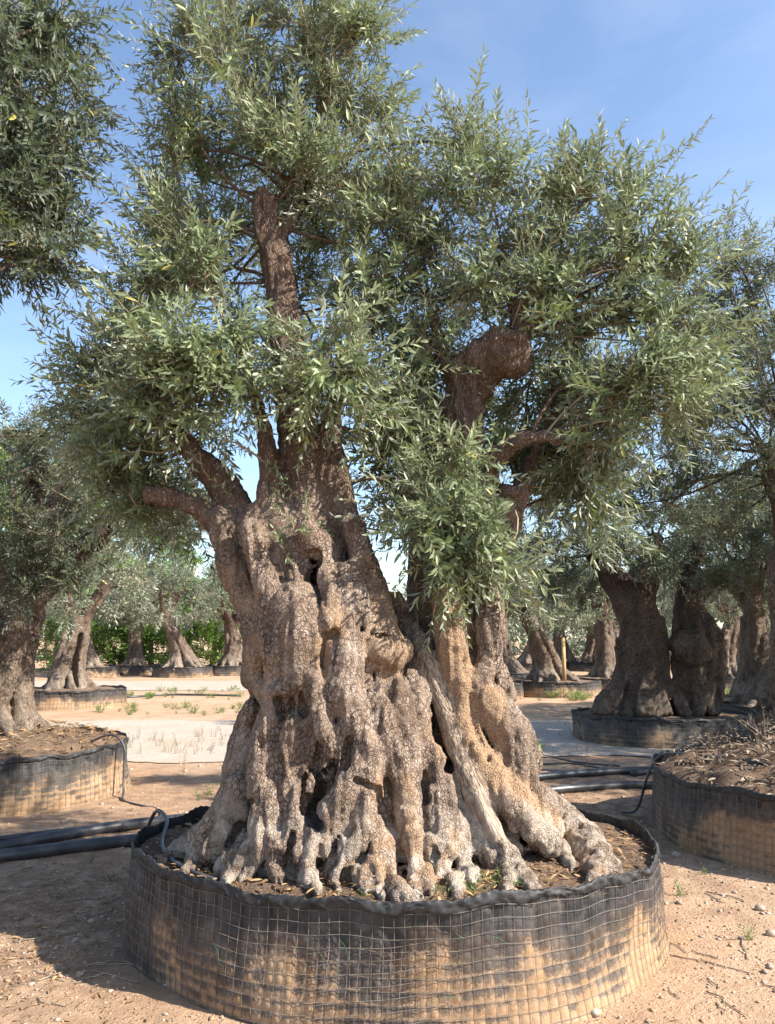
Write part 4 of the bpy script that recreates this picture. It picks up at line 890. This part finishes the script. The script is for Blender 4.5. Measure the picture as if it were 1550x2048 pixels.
# ------------------------------------------------------------------ the farther rows: prototypes and copies
def proto(seed, lean, H, rb, rt, n, R_, zr, group, split=False, mat=None, twist=.5):
    tm, tt = old_trunk(seed, H, rb, rt, lean, 4, .042, twist, 11, split, (0, 0, .38), limb_len=1.1)
    return olive('x', (0, 0, .38), tm, tt, ring(seed, (lean[0] * 1.1, lean[1]), R_, zr, n, .42), seed + 1, .115, .048, .30, 9, 6, mat or LEAF_FAR, False, group, r=.012, up=.05, width=.34)
GRP = 'olives in the farther rows'
PA = proto(201, (-.75, 0), 2.0, .62, .22, 30, 2.0, (1.75, 4.3), GRP, twist=-.25)
PB = proto(211, (.2, .1), 1.7, .55, .26, 30, 2.0, (1.75, 4.2), GRP, True)
PC = proto(221, (.05, .1), 2.0, .40, .20, 28, 1.9, (1.8, 4.5), GRP)
PLA = planter('x', 0, 0, 1.2, 1.1, .42, 51, .075, (2, 2), -.05, .06, wire_r=.0022, group='planters in the farther rows')[0]
PLB = planter('x', 0, 0, 1.35, 1.15, .42, 52, .075, (2, 2), .12, .08, wire_r=.0022, group='planters in the farther rows')[0]
first = set()
def put(pr, x, y, rz, sc, label, z=None):
    if pr.name in first: o = copy_tree(pr)
    else: o = pr; first.add(pr.name)
    o.location = (x, y, pr.get('z0', 0) * 0 + (z if z is not None else 0)); o.rotation_euler = (0, 0, rz); o.scale = (sc,) * 3; o['label'] = label
    return o
def spot(px, pyb):                           # ground point below a planter seen at px, its foot at pixel row pyb
    g = G(px, pyb); return g[0], g[1] + 1.1
far = [ # px, foot row, tree, turn, size, planter, tree label, planter label
 (1122, 1396, PA, .2, 1.0, PLB, 'leaning olive with a split twisting trunk, beside a short wooden stake', 'brown-stained planter holding the leaning olive with the wooden stake'),
 (352, 1356, PA, .1, 1.15, PLA, 'silvery olive with a leaning twisted trunk in front of bright green shrubs', 'grey planter of the leaning silvery olive by the green shrubs'),
 (250, 1351, PC, 1.0, 1.0, PLA, 'straight narrow-trunked silvery olive in front of bright green shrubs', 'dark planter of the straight narrow-trunked olive'),
 (150, 1356, PB, 2.2, 1.05, PLB, 'silvery olive with a stout split trunk, beyond the grey round planter', 'tan-stained grey planter of the stout split-trunk olive'),
 (455, 1352, PB, 4.0, 1.1, PLA, 'dark-trunked olive half hidden behind the huge pale trunk', 'black planter half hidden behind the huge pale trunk'),
 (92, 1421, PB, .7, 1.0, PLB, 'olive half hidden behind the pale column trunk', 'grey round planter with light soil, beyond the pale column trunk'),
 (968, 1402, PC, 3.0, .9, PLA, 'slim olive hidden beside the huge trunk', 'small grey planter peeping out beside the huge trunk'),
 (1020, 1372, PB, 1.4, 1.1, PLA, 'olive with reddish ribbed roots behind the leaning staked olive', 'black planter behind the leaning staked olive'),
 (1192, 1342, PA, 2.9, .9, PLA, 'small far olive with a curved pale trunk', 'small far pale planter under the curved trunk'),
 (1235, 1388, PC, .4, 1.1, PLB, 'dim olive standing behind the two-legged one', 'dark planter behind the two-legged olive'),
 (1470, 1384, PA, 3.3, 1.0, PLA, 'olive with one pale root sloping down into a light planter', 'light planter behind the burl, sunlit on one side'),
 (1580, 1452, PC, 2.0, 1.1, PLB, 'olive whose crown shows above the torn-hem planter', 'dark planter with a torn hem between the burl and the soil heap')]
def put_tree(pr, x, y, rz, sc, label):
    o = put(pr, x, y, rz, sc, label); o.location.z = .38 ; return o
for px, pyb, pr, rz, sc, pl, l1, l2 in far:
    x, y = spot(px, pyb); put(pl, x, y, rz * .2, 1.0, l2); put_tree(pr, x, y, rz, sc, l1)
LBL = 'silvery olive in the hindmost row, seen only through gaps'
rs = np.random.RandomState(77)
for i, px in enumerate((20, 560, 1000, 1060, 1120, 1180, 1240, 1320, 1400, 1480, 1540)):
    y = 37 + (i % 3) * 3.2; x = (px - 775) / F_PX * y
    put_tree((PA, PB, PC)[i % 3], x, y, rs.rand() * 6.28, rs.uniform(1.0, 1.25), LBL if px < 1550 else LBL)
    put((PLA, PLB)[i % 2], x, y, 0, 1.0, 'dark planter in the hindmost row, seen only through gaps')
# neighbours outside the frame that shade the yard
for x, y, pr, rz in ((8.6, 7.4, PB, 1.0), (7.9, 11.0, PC, .3), (7.4, 14.6, PA, 2.0), (-9.5, 10.5, PC, 1.1), (10.8, 16.5, PB, 3.0)):
    put_tree(pr, x, y, rz, 1.25, 'olive of the side row, standing outside the view'); put(PLB, x, y, 0, 1.0, 'planter of the side row, standing outside the view')

# bright green shrubs and tall trees behind the last row
def shrub(label, c, w, hgt, seed, mat, n, name='shrub', cat='shrub', leaf=.16, trunk_h=None, group=None):
    o = root(name, (c[0], c[1], 0), label, cat, group); k = Crown(seed); rs = k.rs; mb = MB()
    top = hgt * .55; tp = spline([(c[0], c[1], -.1), (c[0] + .1, c[1], hgt * .3), (c[0] - .05, c[1], top)], 8); mb.tube(tp, np.linspace(.05 * hgt ** .8, .02 * hgt ** .8, len(tp)), 7)
    for i in range(n):
        a, f = rs.rand() * 6.28, rs.rand() ** .5; z = hgt * rs.uniform(.12 if not trunk_h else trunk_h, .93); ww = w * (1 - (z / hgt) ** 2.2 * .75)
        p = (c[0] + ww * f * math.cos(a), c[1] + ww * f * math.sin(a), z); m = .16 * w + .12
        k.blob(p, (m, m, m), (c[0], c[1], min(top, z * .8)), nb=7, ns=5, L=.16 * w + .2, leaf=leaf, gap=leaf * .55, r=.012 * w, up=.2, width=.5)
    link('trunk', mb.mesh('trunk', True), TWIG, o); cw = tag(link('crown', leaf_mesh('crown', k.arrays(), False), mat, o), kind='stuff'); tag(link('branches', k.br.mesh('branches'), TWIG, o), kind='stuff'); tag(link('twigs', k.tw.mesh('twigs'), TWIG, cw), kind='stuff')
    return o
sh = shrub('bright green leafy shrub behind the silvery olives', (0, 0), 1.9, 3.6, 301, LEAF_GREEN, 26, group='green shrubs behind the olives')
for i, (px, y) in enumerate(((190, 38), (250, 39), (312, 38.5), (375, 38), (432, 38.5), (490, 39), (120, 39))):
    o = sh if i == 0 else copy_tree(sh); o.location = ((px - 775) / F_PX * y, y, 0); o.rotation_euler = (0, 0, i * 1.3); o.scale = (1.25, 1.1, 1.05 + .15 * (i % 3))
TG = 'tall light green trees beyond the nursery'
tl = shrub('tall light green tree rising beyond the nursery', (0, 0), 4.6, 16.0, 311, LEAF_GREEN, 60, 'tall_tree', 'tree', .34, .16, TG)
for i, (px, y, s_) in enumerate(((30, 52, 1.0), (110, 55, .95), (-60, 50, .95), (190, 58, .85), (-160, 54, 1.0), (290, 62, .75), (370, 60, .6))):
    o = tl if i == 0 else copy_tree(tl); o.location = ((px - 775) / F_PX * y, y, 0); o.rotation_euler = (0, 0, i * 2.1); o.scale = (s_,) * 3
# a far grove closing the horizon
k = Crown(401); 
for i in range(150):
    a = -62 + 124 * i / 150.0; y = 72 + (i * 7 % 5) * 2.5; z = k.rs.uniform(.8, 5.6)
    k.blob((a, y, z), (1.7, 1.5, 1.3), None, nb=6, ns=5, L=1.1, leaf=.55, gap=.26, up=.2, r=.02, width=.5)
for i in range(90):
    a = -6 + 52 * i / 90.0; k.blob((a, 50 + (i * 5 % 4) * 1.5, k.rs.uniform(.2, 3.6)), (1.3, 1.2, 1.0), None, nb=6, ns=5, L=.8, leaf=.38, gap=.19, up=.2, r=.02, width=.5)
gr = tag(link('far_grove', leaf_mesh('far_grove', k.arrays(), False), LEAF_MID), 'far hazy grove of grey-green olives along the horizon', 'grove', kind='stuff')

# ------------------------------------------------------------------ pipes and hoses
def gz(x, y): return float(ground_z(np.array([x]), np.array([y]))[0])
def hose(name, label, pts, r, cat='pipe', lift=True, n=40):
    p = spline(pts, n)
    if lift: p[:, 2] = np.maximum(p[:, 2], (ground_z(p[:, 0], p[:, 1]) if r < .02 else 0.0) + r * .8)
    mb = MB(); mb.tube(p, r, 8); return tag(link(name, mb.mesh(name, True), PIPE), label, cat)
def gp(px, py): 
    g = G(px, py); return (g[0], g[1], 0.0)
L1, L2 = gp(5, 1722), gp(275, 1690); R1, R2 = gp(1085, 1590), gp(1300, 1578)
hose('water_pipe', 'thick black pipe on the ground, passing close behind the oval planter', [(-3.05, L1[1] - .12, 0), L1, L2, (-.3, 7.0, 0), R1, R2, (2.95, 8.5, 0)], .047)
L1, L2 = gp(5, 1703), gp(285, 1655); R1, R2 = gp(1085, 1560), gp(1300, 1547)
hose('water_pipe', 'thick black pipe on the ground, second one behind the oval planter', [(-3.15, L1[1] - .12, 0), L1, L2, (-.3, 7.75, 0), R1, R2, (2.85, 9.4, 0)], .045)
L1, L2 = gp(5, 1682), gp(290, 1650)
hose('thin_pipe', 'thin black pipe half buried beside the two thick pipes', [(-3.2, L1[1] - .12, 0), L1, L2, (-1.4, 7.05, 0)], .024)
hose('drip_hose', 'thin black hose looping from the soil-heaped planter down to the oval planter', [(-3.15, 8.42, .50), (-2.97, 8.38, .58), (-2.84, 8.36, .585), (-2.735, 8.34, .47), (-2.715, 8.30, .25), (-2.68, 8.22, .06), (-2.60, 8.0, .013), gp(285, 1612), gp(322, 1626), (-1.75, 6.0, .02), (-1.56, 5.15, .25), (-1.42, 4.96, .545), (-1.30, 4.80, .535), (-1.24, 4.5, .49), (-1.12, 4.2, .49), (-.95, 3.97, .488), (-.80, 3.88, .47)], .011, 'hose', False, 96)
hose('drip_hose', 'grey-black hose curving inside the oval planter around the right root', [tuple(P(1175, 1685, 4.75)), tuple(P(1225, 1705, 4.55)), tuple(P(1250, 1730, 4.33)), tuple(P(1235, 1755, 4.1)), tuple(P(1200, 1770, 3.95))], .014, 'hose', False)
hose('drip_hose', 'outer grey-black hose curving inside the oval planter by its hem', [tuple(P(1200, 1688, 4.75)), tuple(P(1250, 1712, 4.5)), tuple(P(1266, 1738, 4.3)), tuple(P(1258, 1752, 4.12))], .012, 'hose', False)
hose('drip_hose', 'thin black hose slung over the heaped soil by the loose hem', [(2.16, 7.5, .012), (2.24, 7.3, .08), (2.30, 7.15, .38), (2.37, 7.06, .56), (2.47, 7.0, .60), (2.62, 6.75, .62), (2.75, 6.4, .65), (2.95, 6.0, .645), (3.2, 5.5, .57)], .012, 'hose', False, 60)
for i, (x0, y0, x1, y1, sag) in enumerate(((1080, 1540, 1296, 1542, 5), (1085, 1528, 1200, 1536, -5), (1080, 1510, 1240, 1532, 4), (1090, 1548, 1230, 1530, 7))):
    hose('drip_hose', ('thin black hose lying straight towards the loose hem', 'short thin black hose curled on the brown ground', 'thin black hose slanting across the brown ground', 'thin black hose bowed across the other hoses')[i], [gp(x0, y0), gp((x0 + x1) / 2, (y0 + y1) / 2 + sag), gp(x1, y1)], .011, 'hose')
hose('drip_hose', 'thin pale-grey hose lying across the weedy strip far behind', [gp(170, 1392), gp(250, 1396), gp(340, 1391), gp(480, 1393)], .03, 'hose')

# wooden stake by the leaning olive
x, y = spot(1136, 1396); mbs = MB(); mbs.box(np.array((x, y - .75, .95)), np.array((.045, .045, .62))); mbs.box(np.array((x, y - .75, 1.585)), np.array((.03, .03, .012)))
tag(link('stake', mbs.mesh('stake'), STAKE), 'short pale wooden stake in the planter of the leaning olive', 'stake')

# ------------------------------------------------------------------ stones, litter, weeds
ICO = np.array([(0, 0, 1), (.89, 0, .45), (.28, .85, .45), (-.72, .53, .45), (-.72, -.53, .45), (.28, -.85, .45), (.72, .53, -.45), (-.28, .85, -.45), (-.89, 0, -.45), (-.28, -.85, -.45), (.72, -.53, -.45), (0, 0, -1)])
ICF = np.array([(0, 1, 2), (0, 2, 3), (0, 3, 4), (0, 4, 5), (0, 5, 1), (1, 6, 2), (2, 7, 3), (3, 8, 4), (4, 9, 5), (5, 10, 1), (6, 7, 2), (7, 8, 3), (8, 9, 4), (9, 10, 5), (10, 6, 1), (11, 7, 6), (11, 8, 7), (11, 9, 8), (11, 10, 9), (11, 6, 10)])
rs = np.random.RandomState(31)
def in_main(x, y, g=0.0): return ((x - MAIN_C[0]) / (1.50 + g)) ** 2 + ((y - MAIN_C[1]) / (1.17 + g)) ** 2 < 1
mb = MB()
for i in range(3600):
    if i < 2600: x, y = rs.uniform(-2.6, 2.8), rs.uniform(2.6, 7.0)
    else: x, y = rs.uniform(-6, 6), rs.uniform(7, 13)
    if in_main(x, y): continue
    r = (.004 + .012 * rs.rand() ** 3) * (1 if y < 7 else 1.7); q = ICO * (rs.uniform(.7, 1.3, 3) * (1, 1, .6)) * r * rs.uniform(.8, 1.2, (12, 1))
    mb.add(q + (x, y, gz(x, y) + r * .25) if False else q + np.array((x, y, 0.0)), ICF, 3)
V = np.concatenate(mb.v); cen = np.repeat(V.reshape(-1, 12, 3).mean(1), 12, 0); V[:, 2] += ground_z(cen[:, 0], cen[:, 1]) + .002; mb.v = [V]
tag(link('gravel', mb.mesh('gravel'), STONE), 'loose pebbles strewn over the sandy ground', 'pebbles', kind='stuff')
mb = MB()
for i in range(3200):
    x, y = (rs.uniform(-2.6, 2.8), rs.uniform(2.6, 6.6)) if i < 2400 else (rs.normal(-1.9, .5), rs.normal(4.4, .8))
    if in_main(x, y, -.01): continue
    r = .003 + .013 * rs.rand() ** 3; mb.add(ICO * (rs.uniform(.7, 1.3, 3) * (1, 1, .7)) * r * rs.uniform(.7, 1.25, (12, 1)) + np.array((x, y, 0.0)), ICF, 3)
V = np.concatenate(mb.v); cen = np.repeat(V.reshape(-1, 12, 3).mean(1), 12, 0); V[:, 2] += ground_z(cen[:, 0], cen[:, 1]) + .001; mb.v = [V]
tag(link('soil_crumbs', mb.mesh('soil_crumbs'), GROUND), 'crumbs of sandy soil scattered over the ground', 'soil', kind='stuff')
for i, (px, py, r) in enumerate(((1352, 1712, .035), (1520, 1825, .04), (1358, 1812, .02), (1545, 1875, .035), (1530, 1945, .018), (335, 1980, .022), (182, 1845, .026), (545, 2035, .03), (245, 1700, .02), (1470, 1790, .02), (1190, 2030, .03), (1020, 2044, .02), (205, 1835, .018), (160, 1955, .02))):
    g = G(px, py); q = ICO * rs.uniform(.75, 1.25, 3) * (1, 1, .65) * r * rs.uniform(.82, 1.15, (12, 1)); q += (g[0], g[1], gz(g[0], g[1]) + r * .3)
    m_ = MB(); m_.add(q, ICF, 3); me = m_.mesh('stone', True)
    tag(link('stone', me, STONE), 'pale rounded stone lying on the sandy ground', 'stone', 'loose stones on the ground')
def litter(name, label, n, fn, leaf=(.03, .065), seed=1, mat=LITTER):
    rs = np.random.RandomState(seed); A = []
    for i in range(n):
        q = fn(rs)
        if q is None: continue
        a = rs.rand() * 6.28; d = np.array((math.cos(a), math.sin(a), rs.normal(0, .18))); nm = nrm(np.array((rs.normal(0, .35), rs.normal(0, .35), 1)))
        ll = rs.uniform(*leaf); A.append(np.concatenate((q, nrm(d), nm, (ll, ll * rs.uniform(.16, .28), rs.rand()))))
    A = np.array(A); tag(link(name, leaf_mesh(name, A), mat), label, 'litter', kind='stuff')
def f_main(rs):
    a = rs.rand() * 6.28; f = rs.uniform(.5, .95); x, y = MAIN_C[0] + 1.43 * f * math.cos(a), MAIN_C[1] + 1.10 * f * math.sin(a)
    return np.array((x, y, .462 + .055 * (1 - f * f) + rs.uniform(0, .024)))
litter('leaf_litter', 'dry brown leaves and twigs on the soil of the oval planter', 2600, f_main, (.02, .07), 3)
def f_ground(rs):
    if rs.rand() < .6: x, y = rs.normal(-1.95, .55), rs.normal(4.7, .8)
    elif rs.rand() < .6: x, y = rs.normal(1.8, .6), rs.normal(7.3, 1.0)
    else: x, y = rs.uniform(-3, 3), rs.uniform(2.7, 9)
    if in_main(x, y, .03): return None
    return np.array((x, y, rs.uniform(.004, .012)))
def f_ground2(rs):
    q = f_ground(rs)
    if q is None: return None
    q[2] += gz(q[0], q[1]); return q
litter('leaf_litter', 'dry brown leaves scattered over the sandy ground around the oval planter', 4200, f_ground2, (.012, .055), 4)
def f_heap(rs):
    a = rs.rand() * 6.28; f = rs.rand() ** .5 * .95; return np.array((3.88 + 1.62 * f * math.cos(a), 6.65 + 1.58 * f * math.sin(a), .465 + .42 * (1 - f * f) + rs.uniform(-.02, .07)))
litter('leaf_litter', 'grey and brown dry weeds covering the soil heap', 3800, f_heap, (.03, .11), 5, DRY)
def f_heap2(rs):
    a = rs.rand() * 6.28; f = rs.rand() ** .5 * .95; return np.array((LB[0] + 1.48 * f * math.cos(a), LB[1] + 1.34 * f * math.sin(a), .445 + .20 * (1 - f * f) + rs.uniform(-.02, .08)))
litter('leaf_litter', 'dark dry weeds on the soil under the pale column trunk', 2600, f_heap2, (.03, .10), 6)

def twig(px, py, L, ang, label, r=.003):
    g = G(px, py); d = np.array((math.cos(ang), math.sin(ang))); p = []
    for t in np.linspace(-.5, .5, 6): x, y = g[0] + d[0] * L * t + rs.normal(0, .01), g[1] + d[1] * L * t + rs.normal(0, .01); p.append((x, y, gz(x, y) + .006))
    m_ = MB(); m_.tube(p, r, 5); tag(link('twig', m_.mesh('twig'), DRY), label, 'twig', 'dry twigs on the ground')
for px, py, L, a in [(rs.uniform(0, 250), rs.uniform(1740, 2040), rs.uniform(.08, .22), rs.rand() * 6) for _ in range(16)] + [(rs.uniform(1340, 1550), rs.uniform(1790, 2040), rs.uniform(.08, .2), rs.rand() * 6) for _ in range(8)] + list(((1400, 1745, .32, .6), (1450, 1795, .25, -.9), (1340, 1890, .25, 1.9), (1420, 1930, .4, -.6), (1490, 1900, .3, 1.2), (170, 1800, .25, .4), (270, 1935, .35, .2), (120, 1790, .3, 2.2), (230, 1960, .3, -.5), (90, 1760, .2, .3), (60, 1860, .2, 1.1))):
    twig(px, py, L, a, 'thin dry twig lying on the sandy ground')
def tuft(seed, hgt, n, mat, spread=.5, blade=.10):
    k = Crown(seed); k2 = k.rs
    for i in range(n): k.shoot((k2.normal(0, .025), k2.normal(0, .025), -.01), (k2.normal(0, spread), k2.normal(0, spread), 1), hgt * k2.uniform(.5, 1.1), blade, hgt / 6, 0, True, .2, .0025, .6)
    return k
def clump(name, label, cat, group, spots, seed, hgt, n, mat, blade, spread=.5, stem=TWIG):
    k = tuft(seed, hgt, n, mat, spread, blade); lm = leaf_mesh(name + '_leaves', k.arrays(), False); tm = k.tw.mesh(name + '_stems'); lm.materials.append(mat); tm.materials.append(stem)
    for i, (x, y, z, s_) in enumerate(spots):
        o = root(name, (0, 0, 0), label, cat, group); link('leaves', lm, None, o); link('stems', tm, None, o)
        o.location = (x, y, z); o.rotation_euler = (0, 0, i * 1.7); o.scale = (s_,) * 3
sp = lambda lst: [(G(px, py)[0], G(px, py)[1], gz(G(px, py)[0], G(px, py)[1]), s_) for px, py, s_ in lst]
rs = np.random.RandomState(55)
clump('dry_stalk', 'small dry brown stalk standing in the gravel road', 'weed', 'dry stalks in the gravel road', sp([(rs.uniform(262, 480), rs.uniform(1475, 1512), rs.uniform(.6, 1.4)) for i in range(34)] + [(rs.uniform(1080, 1250), rs.uniform(1440, 1475), rs.uniform(.4, .8)) for i in range(10)]), 61, .16, 5, DRY, .03, .18, DRY)
clump('grass_tuft', 'low green weed tuft on the strip between the gravel roads', 'weed', 'green weeds between the gravel roads', sp([(rs.uniform(190, 490), rs.choice((rs.uniform(1415, 1432), rs.uniform(1380, 1400))), rs.uniform(.3, .95)) for i in range(60)] + [(rs.uniform(1075, 1240), rs.uniform(1388, 1402), rs.uniform(.5, 1.2)) for i in range(30)] + [(rs.uniform(1440, 1540), rs.uniform(1382, 1402), rs.uniform(.8, 1.6)) for i in range(12)]), 62, .22, 9, WEED, .10, .6, WEED)
clump('tall_dry_weed', 'tall thin dry weed stalk on the brown ground behind the oval planter', 'weed', 'tall dry weeds behind the planter', sp([(1172, 1520, 1.0), (1155, 1518, .8), (1290, 1500, .6), (365, 1562, .8), (1240, 1500, .6), (1105, 1530, .5), (410, 1600, .5)]), 63, .5, 4, DRY, .035, .12, DRY)
clump('green_weed', 'small green weed on the ground near the oval planter', 'weed', 'green weeds near the oval planter', sp([(222, 1760, .5), (1358, 1795, .7), (1497, 1885, .6), (185, 1725, .5), (420, 1590, .9), (395, 1600, .7), (1410, 1750, .4), (150, 1655, .4)]), 64, .16, 8, WEED, .05, .5, WEED)
clump('planter_weed', 'little green sprig growing among the root feet in the oval planter', 'weed', 'sprigs among the root feet', [(G(px, py, .46)[0], G(px, py, .46)[1], .462, s_) for px, py, s_ in ((490, 1738, .7), (500, 1755, .6), (950, 1785, .8), (985, 1770, .9), (1010, 1785, .8), (880, 1795, .6), (740, 1798, .5), (620, 1770, .5), (1030, 1770, .8), (960, 1795, .7), (375, 1735, .4), (920, 1775, .6))], 65, .13, 8, WEED, .035, .6, WEED)
clump('dry_bush', 'tuft of dry grey weed on the soil heap by the loose hem', 'weed', 'dry tufts on the soil heap', [(x, y, .465 + .42 * max(0, 1 - ((x - 3.88) / 1.62) ** 2 - ((y - 6.65) / 1.58) ** 2), s_) for x, y, s_ in ((2.9, 6.2, .9), (3.1, 6.6, 1.1), (3.3, 6.0, 1.0), (2.75, 6.8, .8), (3.0, 5.8, .9), (3.4, 6.9, 1.2), (2.6, 6.4, .6))], 66, .22, 12, DRY, .05, .7, DRY)
